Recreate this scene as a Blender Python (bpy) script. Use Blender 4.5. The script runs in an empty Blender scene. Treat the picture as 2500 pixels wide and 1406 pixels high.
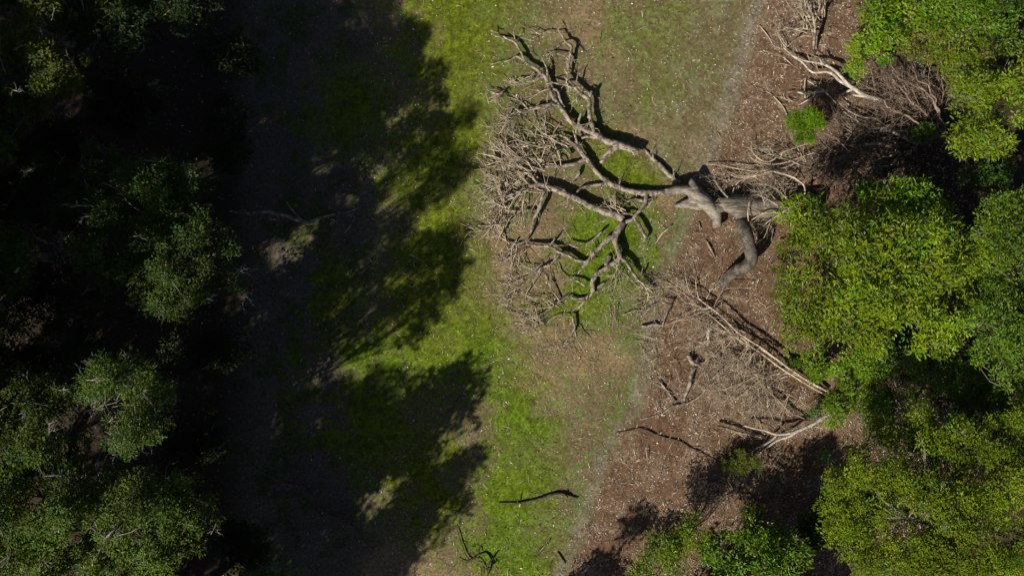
import bpy, math, random
import numpy as np

# ------------------------------------------------------------------ camera, sky, sun, exposure
H = 38.0            # height of the drone above the ground, metres
S = 0.02            # metres on the ground per pixel of the photograph
SUN_EL, SUN_DIR = math.radians(35), math.radians(45)   # light travels towards +x +y
scene = bpy.context.scene
COL = scene.collection
cam = bpy.data.cameras.new("camera")
cam.sensor_width = 36; cam.lens = 36 * H / 50.0; cam.clip_end = 3000
camo = bpy.data.objects.new("camera", cam); COL.objects.link(camo)
camo.location = (0, 0, H); camo.rotation_euler = (0, 0, 0)
scene.camera = camo

world = bpy.data.worlds.new("World"); scene.world = world; world.use_nodes = True
wn = world.node_tree.nodes; wl = world.node_tree.links
bg = wn["Background"]; bg.inputs[1].default_value = 0.07
sky = wn.new("ShaderNodeTexSky"); sky.sky_type = 'NISHITA'; sky.sun_disc = False
sky.sun_elevation = SUN_EL
sky.sun_rotation = math.radians(225)
sky.air_density = 0.35; sky.dust_density = 0.6; sky.ozone_density = 0.0
wl.new(sky.outputs[0], bg.inputs[0])
sl = bpy.data.lights.new("sun", 'SUN'); sl.energy = 5.0; sl.angle = math.radians(0.55); sl.color = (1.0, 0.93, 0.80)
so = bpy.data.objects.new("sun", sl); COL.objects.link(so)
so.rotation_euler = (0, math.radians(90) - SUN_EL, math.radians(225))
so.location = (-20, -20, 30)
vs = scene.view_settings
vs.view_transform = 'Standard'; vs.look = 'None'; vs.exposure = 0.5; vs.gamma = 1
scene.cycles.use_denoising = True
scene.cycles.max_bounces = 6; scene.cycles.diffuse_bounces = 3; scene.cycles.transmission_bounces = 4

# ------------------------------------------------------------------ helpers
def P(px, py, h=0.0):
    k = (H - h) / H * S
    return np.array([(px - 1250) * k, (703 - py) * k, h])

def _hash(i, j, k, seed):
    n = (i * 374761393 + j * 668265263 + k * 2147483647 + seed * 1274126177) & 0xffffffff
    n = ((n ^ (n >> 13)) * 1274126177) & 0xffffffff
    return ((n ^ (n >> 16)) & 0xffff) / 65535.0

def vnoise(p, seed=0):
    p = np.asarray(p, float)
    if p.shape[1] == 2: p = np.c_[p, np.zeros(len(p))]
    f = np.floor(p).astype(np.int64); t = p - f; t = t * t * (3 - 2 * t)
    r = 0
    for a in (0, 1):
        for b in (0, 1):
            for c in (0, 1):
                w = (t[:, 0] if a else 1 - t[:, 0]) * (t[:, 1] if b else 1 - t[:, 1]) * (t[:, 2] if c else 1 - t[:, 2])
                r = r + w * _hash(f[:, 0] + a, f[:, 1] + b, f[:, 2] + c, seed)
    return r

def fbm(p, seed=0, octs=4):
    r = 0; a = 0.5; s = 0; p = np.asarray(p, float)
    for o in range(octs):
        r = r + a * vnoise(p * 2 ** o + 17.3 * o, seed + o); s += a; a *= 0.55
    return r / s

def mesh_np(name, verts, faces, mat, parent=None, cols=None, smooth=False, loc=None):
    """faces: list of int arrays, each (n, k) with k corners"""
    me = bpy.data.meshes.new(name)
    verts = np.asarray(verts, np.float32)
    if loc is not None: verts = verts - np.asarray(loc, np.float32)
    faces = [np.asarray(f, np.int32) for f in faces if len(f)]
    tot = np.concatenate([np.full(len(f), f.shape[1], np.int32) for f in faces])
    idx = np.concatenate([f.ravel() for f in faces])
    start = np.concatenate([[0], np.cumsum(tot)[:-1]]).astype(np.int32)
    me.vertices.add(len(verts)); me.vertices.foreach_set("co", verts.ravel())
    me.loops.add(len(idx)); me.loops.foreach_set("vertex_index", idx)
    me.polygons.add(len(tot)); me.polygons.foreach_set("loop_start", start)
    me.update(calc_edges=True)
    me.polygons.foreach_set("use_smooth", np.full(len(tot), smooth))
    if cols is not None:
        at = me.color_attributes.new("tint", 'FLOAT_COLOR', 'POINT')
        c4 = np.ones((len(verts), 4), np.float32); c4[:, :3] = cols
        at.data.foreach_set("color", c4.ravel())
    me.materials.append(mat)
    me.validate(); me.update()
    o = bpy.data.objects.new(name, me); COL.objects.link(o)
    if loc is not None and parent is None: o.location = loc
    if parent is not None: o.parent = parent
    return o

def tag(o, label=None, cat=None, group=None, kind=None):
    if label: o["label"] = label
    if cat: o["category"] = cat
    if group: o["group"] = group
    if kind: o["kind"] = kind
    return o

def empty(name, loc, label, cat, group=None):
    e = bpy.data.objects.new(name, None); COL.objects.link(e)
    e.location = [float(v) for v in loc]; e.empty_display_size = 0.3
    return tag(e, label, cat, group)

def norm(v):
    n = np.linalg.norm(v, axis=-1, keepdims=True); return v / np.maximum(n, 1e-9)

def tubes(paths, sides=6, wob=0.0, seed=0):
    """paths: list of (points (n,3), radii (n,)); returns verts, faces"""
    V, Q, T = [], [], []; off = 0
    rng = np.random.default_rng(seed + 5)
    ang = np.arange(sides) * 2 * math.pi / sides
    ca, sa = np.cos(ang)[None, :, None], np.sin(ang)[None, :, None]
    for pts, rad in paths:
        pts = np.asarray(pts, float); rad = np.asarray(rad, float); n = len(pts)
        tg = np.empty_like(pts); tg[1:-1] = pts[2:] - pts[:-2]; tg[0] = pts[1] - pts[0]; tg[-1] = pts[-1] - pts[-2]
        tg = norm(tg)
        ref = np.array([0, 0, 1.0]) if abs(tg[:, 2]).max() < 0.92 else np.array([0.31, 0.95, 0.05])
        a = norm(np.cross(tg, ref)); b = np.cross(a, tg)
        rr = rad[:, None, None]
        if wob:
            ph = pts / np.maximum(rad.mean(), 0.02) * 0.35
            base = pts[:, None, :] + (a[:, None, :] * ca + b[:, None, :] * sa) * rr
            q = base.reshape(-1, 3) / np.maximum(rad.mean() * 1.6, 0.03)
            k = 1 + wob * (fbm(q, seed, 2) - 0.5) * 2
            rr = rr * k.reshape(n, sides, 1)
        ring = pts[:, None, :] + (a[:, None, :] * ca + b[:, None, :] * sa) * rr
        V.append(ring.reshape(-1, 3))
        i = np.arange(n - 1)[:, None] * sides; j = np.arange(sides)[None, :]; j2 = (j + 1) % sides
        Q.append(np.stack([off + i + j, off + i + j2, off + i + sides + j2, off + i + sides + j], -1).reshape(-1, 4))
        V.append(np.array([pts[0], pts[-1]])); c0 = off + n * sides; c1 = c0 + 1; jj = np.arange(sides)
        T.append(np.stack([np.full(sides, c0), off + (jj + 1) % sides, off + jj], -1))
        T.append(np.stack([np.full(sides, c1), off + (n - 1) * sides + jj, off + (n - 1) * sides + (jj + 1) % sides], -1))
        off += n * sides + 2
    return np.concatenate(V), [np.concatenate(Q), np.concatenate(T)]

def resample(pts, rad, step):
    """Catmull-Rom through the traced joints"""
    pts = np.asarray(pts, float); rad = np.asarray(rad, float)
    if len(pts) < 2: return pts, rad
    e = np.vstack([2 * pts[0] - pts[1], pts, 2 * pts[-1] - pts[-2]])
    er = np.r_[rad[0], rad, rad[-1]]
    op, orr = [], []
    for i in range(1, len(e) - 2):
        m = max(1, int(np.linalg.norm(e[i + 1] - e[i]) / step))
        for t in np.arange(m) / m:
            f = lambda a, b, c, d: 0.5 * (2 * b + (c - a) * t + (2 * a - 5 * b + 4 * c - d) * t * t + (3 * b - a - 3 * c + d) * t ** 3)
            op.append(f(e[i - 1], e[i], e[i + 1], e[i + 2])); orr.append(er[i] + (er[i + 1] - er[i]) * t)
    op.append(pts[-1]); orr.append(rad[-1])
    return np.array(op), np.array(orr)

def traced(spec, step=0.16, jit=0.0, rng=None):
    """spec: list of (px, py, h, radius_px) -> world path"""
    pts = np.array([P(a, b, h) for a, b, h, r in spec]); rad = np.array([r * S for a, b, h, r in spec])
    p, r = resample(pts, rad, step)
    if jit and rng is not None:
        n = np.c_[fbm(p * 2.1, 11, 2), fbm(p * 2.1 + 50, 12, 2), fbm(p * 2.1 + 90, 13, 2)] - 0.5
        n[:, 2] *= 0.5; p = p + n * jit
    p[:, 2] = np.maximum(p[:, 2], r * 0.55)
    return p, r

def grow(rng, p, d, L, r, depth, out, curl=0.55, kids=3, zlim=0.01, grav=0.0):
    n = max(3, int(L / 0.13)); st = L / n
    pts = [np.array(p, float)]; d = norm(np.array(d, float)); dd = d.copy()
    bend = rng.normal(0, curl * 0.22, 3); bend[2] *= 0.5
    for i in range(n):
        dd = norm(dd + bend * st * 2.2 + rng.normal(0, curl * 0.24, 3) * np.array([1, 1, .7]) + np.array([0, 0, -grav * st]))
        q = pts[-1] + dd * st
        if q[2] < zlim + r: q[2] = zlim + r; dd[2] = abs(dd[2]) * 0.3
        pts.append(q)
    pts = np.array(pts); rad = r * np.linspace(1, 0.45, len(pts))
    out.append((pts, rad))
    if depth > 0:
        for c in range(kids if kids < 1 else rng.integers(max(1, kids - 1), kids + 2)):
            i = rng.integers(max(1, n // 4), n + 1)
            t = norm(pts[i] - pts[i - 1]); s = rng.choice([-1, 1]) * rng.uniform(0.35, 1.05)
            c_, s_ = math.cos(s), math.sin(s)
            nd = np.array([t[0] * c_ - t[1] * s_, t[0] * s_ + t[1] * c_, t[2] + rng.normal(0, .3)])
            grow(rng, pts[i], nd, L * rng.uniform(.35, .7), rad[i] * 0.72, depth - 1, out, curl, kids, zlim, grav)

def ang(deg, z=0.0):
    a = math.radians(deg); return np.array([math.cos(a), math.sin(a), z])

# ------------------------------------------------------------------ materials
def new_mat(name):
    m = bpy.data.materials.new(name); m.use_nodes = True
    return m, m.node_tree.nodes, m.node_tree.links, m.node_tree.nodes["Principled BSDF"]

def bark_mat(name, c1, c2, scale=6.0, rough=0.85, bump=0.5, stretch=(1, 1, 1)):
    m, n, l, b = new_mat(name)
    tc = n.new("ShaderNodeTexCoord"); mp = n.new("ShaderNodeMapping"); mp.inputs['Scale'].default_value = stretch
    l.new(tc.outputs['Object'], mp.inputs[0])
    a = n.new("ShaderNodeTexNoise"); a.inputs['Scale'].default_value = scale; a.inputs['Detail'].default_value = 8; a.inputs['Roughness'].default_value = .65
    l.new(mp.outputs[0], a.inputs['Vector'])
    f = n.new("ShaderNodeTexNoise"); f.inputs['Scale'].default_value = scale * 6; f.inputs['Detail'].default_value = 5
    l.new(mp.outputs[0], f.inputs['Vector'])
    r = n.new("ShaderNodeValToRGB"); r.color_ramp.elements[0].position = .42; r.color_ramp.elements[1].position = .58
    r.color_ramp.elements[0].color = (*c1, 1); r.color_ramp.elements[1].color = (*c2, 1)
    l.new(a.outputs[0], r.inputs[0])
    mx = n.new("ShaderNodeMix"); mx.data_type = 'RGBA'; mx.blend_type = 'MULTIPLY'; mx.inputs[0].default_value = .6
    rr = n.new("ShaderNodeValToRGB"); rr.color_ramp.elements[0].position = .35; rr.color_ramp.elements[1].position = .6
    rr.color_ramp.elements[0].color = (.30, .27, .25, 1)
    l.new(f.outputs[0], rr.inputs[0]); l.new(r.outputs[0], mx.inputs[6]); l.new(rr.outputs[0], mx.inputs[7])
    l.new(mx.outputs[2], b.inputs['Base Color']); b.inputs['Roughness'].default_value = rough
    b.inputs['Specular IOR Level'].default_value = .25
    bp = n.new("ShaderNodeBump"); bp.inputs['Strength'].default_value = bump; bp.inputs['Distance'].default_value = .03
    ad = n.new("ShaderNodeMath"); ad.operation = 'ADD'
    l.new(a.outputs[0], ad.inputs[0]); l.new(f.outputs[0], ad.inputs[1]); l.new(ad.outputs[0], bp.inputs['Height']); l.new(bp.outputs[0], b.inputs['Normal'])
    return m

def leaf_mat(name, rough=.42, spec=.5, trans=.28, tcol=(1.5, 1.6, .5)):
    m, n, l, b = new_mat(name)
    at = n.new("ShaderNodeAttribute"); at.attribute_name = "tint"
    l.new(at.outputs['Color'], b.inputs['Base Color'])
    b.inputs['Roughness'].default_value = rough; b.inputs['Specular IOR Level'].default_value = spec
    if trans:
        tr = n.new("ShaderNodeBsdfTranslucent"); mu = n.new("ShaderNodeMix"); mu.data_type = 'RGBA'; mu.blend_type = 'MULTIPLY'
        mu.inputs[0].default_value = 1; mu.inputs[7].default_value = (*tcol, 1)
        l.new(at.outputs['Color'], mu.inputs[6]); l.new(mu.outputs[2], tr.inputs['Color'])
        ms = n.new("ShaderNodeMixShader"); ms.inputs[0].default_value = trans
        l.new(b.outputs[0], ms.inputs[1]); l.new(tr.outputs[0], ms.inputs[2]); l.new(ms.outputs[0], n["Material Output"].inputs[0])
    return m

M = {}
M['dead'] = bark_mat('weathered dead wood', (.10, .078, .058), (.36, .31, .25), 4.5, bump=.9)
M['trunkwood'] = bark_mat('stripped trunk wood', (.11, .098, .08), (.28, .25, .205), 3.0, bump=.7, stretch=(.35, 1.6, 1))
M['oldtrunk'] = bark_mat('weathered trunk', (.065, .055, .045), (.22, .19, .155), 2.6, bump=.9, stretch=(.3, 1.8, 1))
M['oldwood'] = bark_mat('dark weathered log', (.05, .042, .034), (.145, .122, .098), 3.5, bump=.8)
M['twig'] = bark_mat('dry twigs', (.27, .215, .155), (.52, .44, .33), 3, bump=.1)
M['browntwig'] = bark_mat('brown dry twigs', (.12, .088, .066), (.27, .205, .155), 2.5, bump=.1)
M['palewood'] = bark_mat('pale barkless wood', (.30, .26, .21), (.56, .50, .43), 5, bump=.2)
M['darkwood'] = bark_mat('dark wet wood', (.045, .03, .022), (.11, .075, .055), 6, bump=.4)
M['livebark'] = bark_mat('grey live bark', (.10, .09, .075), (.22, .20, .17), 5, bump=.3)
M['palebark'] = bark_mat('pale twig bark', (.26, .24, .20), (.46, .44, .38), 5, bump=.2)
M['leaf'] = leaf_mat('glossy leaves', .45, .32, .32, (1.7, 1.5, .2))
M['leaf_matt'] = leaf_mat('small matt leaves', .6, .2, .32, (1.7, 1.5, .2))
M['litter'] = leaf_mat('dry fallen leaves', .7, .2, 0)
M['weed'] = leaf_mat('low weeds', .6, .25, .25)

# ------------------------------------------------------------------ ground
BANK = np.array([(1900, -700), (1890, -200), (1880, 0), (1850, 80), (1822, 180), (1792, 280), (1752, 370), (1725, 420), (1712, 480), (1690, 540), (1650, 640), (1625, 700),
                 (1610, 800), (1595, 900), (1565, 1000), (1515, 1060), (1488, 1120), (1462, 1200), (1432, 1290), (1385, 1406), (1350, 1600), (1300, 2200)], float)
def gz(x, y):
    p = np.c_[x, y]
    px = 1250 + np.asarray(x) / S; py = 703 - np.asarray(y) / S
    d = (px - np.interp(py, BANK[:, 1], BANK[:, 0])) / 60
    return (fbm(p * 0.9, 3, 3) - .5) * .07 + (fbm(p * 3.5, 8, 3) - .5) * .06 + .05 / (1 + np.exp(-np.clip(d * 3, -30, 30)))

def blob(px, py, cx, cy, rx, ry, rot=0):
    a = math.radians(rot); dx, dy = px - cx, py - cy
    u = (dx * math.cos(a) + dy * math.sin(a)) / rx; v = (-dx * math.sin(a) + dy * math.cos(a)) / ry
    return np.exp(-(u * u + v * v) ** 1.3)

def sm(a, b, x): t = np.clip((x - a) / (b - a), 0, 1); return t * t * (3 - 2 * t)

def zones(x, y):
    px = 1250 + x / S; py = 703 - y / S
    p = np.c_[x, y]
    w1 = fbm(p * .55, 21, 4); w2 = fbm(p * 1.7, 31, 4); w3 = fbm(p * 5.5, 41, 3); w4 = fbm(p * .25, 51, 3)
    qx = px + (w1 - .5) * 200 + (w2 - .5) * 150 + (w3 - .5) * 60; qy = py + (w4 - .5) * 160 + (w2[::-1] - .5) * 0
    d = qx - np.interp(py, BANK[:, 1], BANK[:, 0])
    d0 = px + (w2 - .5) * 44 + (w3 - .5) * 40 - np.interp(py, BANK[:, 1], BANK[:, 0])
    bank = sm(-10, 12, d0)
    g = 0
    for b in [(1120, 60, 140, 300, 0), (1090, 330, 110, 220, 0), (1050, 620, 130, 260, 0), (1150, 820, 110, 150, 0), (1255, 1000, 90, 170, 0),
              (1250, 1220, 110, 150, 0), (1240, 1370, 90, 90, 0), (1010, 820, 130, 130, 0), (860, 900, 130, 90, 0), (1460, 640, 90, 130, 0),
              (1540, 590, 55, 110, 0), (1500, 420, 90, 60, 0), (1420, 320, 60, 60, 0), (900, 1050, 100, 160, 0), (830, 300, 120, 120, 0), (800, 700, 70, 90, 0),
              (1040, 1160, 60, 130, 0), (1560, 120, 130, 90, 0), (1600, 220, 60, 60, 0), (1660, 60, 60, 50, 0), (1400, 740, 90, 30, 0)]:
        g = np.maximum(g, blob(qx, qy, *b) * (1 if b[0] < 1500 or b[1] > 400 else .42))
    g = g * sm(.27, .42, w2 * .35 + w3 * .35 + g * .30)
    bright = np.maximum(np.maximum(blob(qx, qy, 1260, 1020, 110, 200), blob(qx, qy, 1250, 1300, 110, 170)),
                        np.maximum(blob(qx, qy, 1500, 600, 110, 180), blob(qx, qy, 1200, 860, 130, 100)))
    bright = np.maximum(bright, blob(qx, qy, 900, 890, 140, 90)); bright = np.maximum(bright, .8 * blob(qx, qy, 1600, 200, 140, 120))
    tan = 0
    for b in [(1430, 60, 70, 130, 0), (960, 10, 60, 60, 0), (1000, 1390, 130, 90, 0), (1330, 880, 90, 110, 0), (1250, 620, 70, 110, 0), (1330, 740, 100, 70, 0),
              (1430, 830, 120, 50, 0), (1560, 350, 60, 30, 0), (1620, 470, 50, 30, 0), (1760, 460, 60, 30, 0)]:
        tan = np.maximum(tan, blob(qx, qy, *b))
    wave = .55 + .45 * np.cos((py - 330) / 260.0)
    grey = np.exp(-((d0 + 14) / (11 + 14 * wave)) ** 2) * (1 - bank) * (.45 + .55 * sm(.42, .58, w3 * .5 + w2 * .5)) * np.where((py > 470) & (py < 760), .35, .95)
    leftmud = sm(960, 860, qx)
    return px, py, w1, w2, w3, w4, d0, bank, g, bright, tan, grey, leftmud

def ground_colour(x, y):
    px, py, w1, w2, w3, w4, d0, bank, g, bright, tan, grey, leftmud = zones(x, y)
    def C(c): return np.array(c)[None, :]
    def mix(a, b, t): return a + (b - a) * t[:, None]
    c = np.repeat(C((.118, .096, .048)), len(x), 0)
    c = mix(c, C((.175, .130, .090)), sm(.49, .57, w2 * .6 + w3 * .4) * .85)
    c = mix(c, C((.24, .19, .14)), sm(.56, .64, w3 * .7 + w2 * .3) * .5)
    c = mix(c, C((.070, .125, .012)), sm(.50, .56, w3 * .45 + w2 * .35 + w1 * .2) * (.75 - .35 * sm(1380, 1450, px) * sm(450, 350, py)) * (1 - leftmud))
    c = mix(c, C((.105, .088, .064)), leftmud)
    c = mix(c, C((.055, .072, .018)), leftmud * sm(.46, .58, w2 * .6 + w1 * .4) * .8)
    c = mix(c, C((.235, .165, .095)), tan * .75)
    gc = mix(np.repeat(C((.098, .125, .007)), len(x), 0), C((.084, .138, .006)), bright)
    gc = gc * (.66 + .68 * sm(.3, .7, w3))[:, None]
    c = mix(c, gc, g)
    c = mix(c, C((.21, .18, .15)), grey * .8)
    bc = mix(np.repeat(C((.120, .072, .043)), len(x), 0), C((.172, .120, .080)), sm(.46, .56, w3 * .4 + w2 * .4 + w1 * .2))
    bc = mix(bc, C((.066, .039, .024)), sm(.53, .64, w3) * .7)
    c = mix(c, bc, bank)
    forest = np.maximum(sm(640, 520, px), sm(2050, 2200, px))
    c = mix(c, C((.035, .025, .017)), forest * .9)  # floor under the trees painted darker, shade put into the soil colour
    mud = np.clip((1 - bank) * (1 - g * .75), 0, 1)
    crack = np.clip(np.maximum(np.maximum(grey, tan * .8), leftmud * .7), 0, 1) * (1 - bank) * (1 - .7 * g)
    return np.clip(c, 0, 1), crack

ax = np.arange(-27, 27.01, 0.09); ay = np.arange(-16.5, 16.51, 0.09)
ox = np.r_[-900, -400, -200, -130, -95, np.arange(-75, -27.4, 1.2)]; oy = np.r_[-900, -400, -200, -130, -95, np.arange(-75, -17, 1.2)]
ax = np.r_[ox, ax, -ox[::-1]]; ay = np.r_[oy, ay, -oy[::-1]]
GX, GY = np.meshgrid(ax, ay); gx, gy = GX.ravel(), GY.ravel()
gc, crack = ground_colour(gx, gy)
nx, ny = len(ax), len(ay)
i = np.arange(ny - 1)[:, None] * nx + np.arange(nx - 1)[None, :]
gf = np.stack([i, i + 1, i + nx + 1, i + nx], -1).reshape(-1, 4)
def ground_mat():
    m, n, l, b = new_mat('dried pond bed soil')
    at = n.new("ShaderNodeAttribute"); at.attribute_name = "tint"
    ck = n.new("ShaderNodeAttribute"); ck.attribute_name = "crack"
    tc = n.new("ShaderNodeTexCoord")
    wn_ = n.new("ShaderNodeTexNoise"); wn_.inputs['Scale'].default_value = 2.2; wn_.inputs['Detail'].default_value = 3
    l.new(tc.outputs['Object'], wn_.inputs['Vector'])
    va = n.new("ShaderNodeVectorMath"); va.operation = 'MULTIPLY_ADD'; va.inputs[1].default_value = (.35, .35, 0)
    l.new(wn_.outputs['Color'], va.inputs[0]); l.new(tc.outputs['Object'], va.inputs[2])
    vo = n.new("ShaderNodeTexVoronoi"); vo.feature = 'DISTANCE_TO_EDGE'; vo.inputs['Scale'].default_value = 3.6
    l.new(va.outputs[0], vo.inputs['Vector'])
    vo2 = n.new("ShaderNodeTexVoronoi"); vo2.feature = 'DISTANCE_TO_EDGE'; vo2.inputs['Scale'].default_value = 8.5
    l.new(va.outputs[0], vo2.inputs['Vector'])
    def edge(v, w):
        r = n.new("ShaderNodeMapRange"); r.inputs['From Min'].default_value = 0; r.inputs['From Max'].default_value = w
        r.inputs['To Min'].default_value = 1; r.inputs['To Max'].default_value = 0; l.new(v.outputs['Distance'], r.inputs[0]); return r
    e1, e2 = edge(vo, .075), edge(vo2, .09)
    mxe = n.new("ShaderNodeMath"); mxe.operation = 'MAXIMUM'
    sc = n.new("ShaderNodeMath"); sc.operation = 'MULTIPLY'; sc.inputs[1].default_value = .55
    l.new(e2.outputs[0], sc.inputs[0]); l.new(e1.outputs[0], mxe.inputs[0]); l.new(sc.outputs[0], mxe.inputs[1])
    # cracks break up over wide patches
    bn = n.new("ShaderNodeTexNoise"); bn.inputs['Scale'].default_value = .8; bn.inputs['Detail'].default_value = 4
    l.new(tc.outputs['Object'], bn.inputs['Vector'])
    br = n.new("ShaderNodeMapRange"); br.inputs['From Min'].default_value = .38; br.inputs['From Max'].default_value = .6; l.new(bn.outputs[0], br.inputs[0])
    c1 = n.new("ShaderNodeMath"); c1.operation = 'MULTIPLY'; l.new(mxe.outputs[0], c1.inputs[0]); l.new(ck.outputs['Fac'], c1.inputs[1])
    c2 = n.new("ShaderNodeMath"); c2.operation = 'MULTIPLY'; l.new(c1.outputs[0], c2.inputs[0]); l.new(br.outputs[0], c2.inputs[1])
    nz = n.new("ShaderNodeTexNoise"); nz.inputs['Scale'].default_value = 7; nz.inputs['Detail'].default_value = 9; nz.inputs['Roughness'].default_value = .72
    l.new(tc.outputs['Object'], nz.inputs['Vector'])
    rr = n.new("ShaderNodeMapRange"); rr.inputs['From Min'].default_value = .3; rr.inputs['From Max'].default_value = .7
    rr.inputs['To Min'].default_value = .42; rr.inputs['To Max'].default_value = 1.6; l.new(nz.outputs[0], rr.inputs[0])
    mu = n.new("ShaderNodeVectorMath"); mu.operation = 'SCALE'; l.new(at.outputs['Color'], mu.inputs[0]); l.new(rr.outputs[0], mu.inputs['Scale'])
    mx = n.new("ShaderNodeMix"); mx.data_type = 'RGBA'; mx.inputs[7].default_value = (.035, .028, .018, 1)
    cc = n.new("ShaderNodeMath"); cc.operation = 'MULTIPLY'; cc.inputs[1].default_value = .8; l.new(c2.outputs[0], cc.inputs[0])
    l.new(cc.outputs[0], mx.inputs[0]); l.new(mu.outputs[0], mx.inputs[6]); l.new(mx.outputs[2], b.inputs['Base Color'])
    b.inputs['Roughness'].default_value = .95; b.inputs['Specular IOR Level'].default_value = .1
    bp = n.new("ShaderNodeBump"); bp.inputs['Strength'].default_value = .9; bp.inputs['Distance'].default_value = .03
    hh = n.new("ShaderNodeMath"); hh.operation = 'SUBTRACT'; l.new(nz.outputs[0], hh.inputs[0]); l.new(c2.outputs[0], hh.inputs[1])
    l.new(hh.outputs[0], bp.inputs['Height']); l.new(bp.outputs[0], b.inputs['Normal'])
    return m
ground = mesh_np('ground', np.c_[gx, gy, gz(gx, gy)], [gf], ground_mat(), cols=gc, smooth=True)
ca_ = ground.data.attributes.new("crack", 'FLOAT', 'POINT'); ca_.data.foreach_set("value", crack.astype(np.float32))
tag(ground, kind='structure')

# ------------------------------------------------------------------ leaves
def leaves(rng, base, d, nrm, L, W, cols, fold=.22, six=False):
    d = norm(d); side = norm(np.cross(nrm, d)); n2 = np.cross(d, side)
    L = L[:, None]; W = W[:, None]
    if six:
        m1 = base + d * L * .30; m2 = base + d * L * .68
        tip = base + d * L - n2 * L * .10
        v = np.stack([base, m1 + side * W * .5 + n2 * W * fold, m2 + side * W * .42 + n2 * W * fold * .6, tip,
                      m2 - side * W * .42 + n2 * W * fold * .6, m1 - side * W * .5 + n2 * W * fold], 1)
        k = np.arange(len(base))[:, None] * 6
        f = [np.concatenate([k + [0, 1, 2, 3], k + [0, 3, 4, 5]])]
        c = np.repeat(cols, 6, 0)
    else:
        m = base + d * L * .48
        v = np.stack([base, m + side * W * .5 + n2 * W * fold, base + d * L, m - side * W * .5 + n2 * W * fold], 1)
        k = np.arange(len(base))[:, None] * 4
        f = [np.concatenate([k + [0, 1, 2], k + [0, 2, 3]])]
        c = np.repeat(cols, 4, 0)
    return v.reshape(-1, 3), f, c

def clump_leaves(rng, cen, rad, per, ll, lw, col, var=.3, flat=.6, yel=.0, six=False, upb=.55, out=1.0, un=None, lv=.12):
    M_ = len(cen); idx = np.repeat(np.arange(M_), per); N = len(idx)
    o = norm(rng.normal(size=(N, 3))) * (rng.random((N, 1)) ** .45); o[:, 2] = np.abs(o[:, 2]) * flat * np.where(rng.random(N) < .8, 1, -.6)
    pos = cen[idx] + o * rad[idx][:, None]
    d = norm(o) * out + rng.normal(0, .45, (N, 3)); d[:, 2] = d[:, 2] * .55 + rng.normal(0, .12, N)
    nr = np.c_[rng.normal(0, .36, (N, 2)), np.full(N, upb)] + norm(o) * .2 + un[idx] * .95
    ct = np.array(col)[None, :] * (1 + (fbm(cen * .6, 77, 3) - .5)[:, None] * 1.3 * var * 2) * (1 + rng.normal(0, var * .35, (M_, 1)))
    hue = rng.normal(0, .10, (M_, 1)); ct = ct * np.concatenate([1 + hue * 1.6, 1 + hue * .5, 1 - hue], 1)
    c = ct[idx] * (1 + rng.normal(0, lv, (N, 1)))
    if yel:
        y = rng.random(N) < yel; c[y] = np.array([.22, .20, .02]) * (1 + rng.normal(0, .25, (y.sum(), 1)))
    c = np.clip(c, .004, .6)
    L = ll * rng.uniform(.5, 1.4, N); W = lw * rng.uniform(.6, 1.35, N)
    return leaves(rng, pos, d, nr, L, W, c, six=six)

def crown_points(rng, lobes, rc, cover, gap, seed, low, sc, fill):
    """two levels: rounded boughs over each lobe, leaf clumps over each bough"""
    sup, R_ = [], []
    for (c, r) in lobes:
        c = np.array(c, float); r = np.array(r, float)
        A = math.pi * r[0] * r[1]; n = max(3, int(cover * A / (math.pi * sc * sc) * 1.5))
        u = norm(rng.normal(size=(n, 3))); u[:, 2] = np.where(u[:, 2] < low, -u[:, 2], u[:, 2])
        q_ = c + u * r
        rough = 1 + (fbm(u * 1.6 + c * .3, seed, 3) - .5) * .6 + (fbm(q_ * .8, seed + 3, 2) - .5) * .55
        f = 1 - rng.random(n) ** 1.6 * .42
        p = c + u * np.maximum(r - sc * .35, .1) * (rough * f)[:, None]
        rr = sc * rng.uniform(.45, 1.35, n)
        ok = np.ones(n, bool)
        for (c2, r2) in lobes:
            if np.linalg.norm(c2 - c) > 1e-6: ok &= (((p - c2) / (np.array(r2) * .7)) ** 2).sum(1) > 1
        g = fbm(p * .8, seed + 9, 3) * .6 + fbm(p * 2.0, seed + 19, 2) * .4
        ok &= g > gap
        sup.append(p[ok]); R_.append(rr[ok])
        m = int(fill * A / (rc * rc))
        u = norm(rng.normal(size=(m, 3))); p = c + u * r * rng.uniform(.2, .62, (m, 1)); p[:, 2] -= r[2] * .35
        sup.append(p); R_.append(np.full(m, .01))
    sup = np.concatenate(sup); R_ = np.concatenate(R_)
    per = np.maximum(1, (1.5 * R_ ** 2 / rc ** 2 * 2.0).astype(int)); idx = np.repeat(np.arange(len(sup)), per)
    u = norm(rng.normal(size=(len(idx), 3))); u[:, 2] = np.where(u[:, 2] < -.1, -u[:, 2], u[:, 2])
    return sup[idx] + u * R_[idx][:, None] * np.array([1, 1, .9]) * rng.uniform(.75, 1.0, (len(idx), 1)), u

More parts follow.
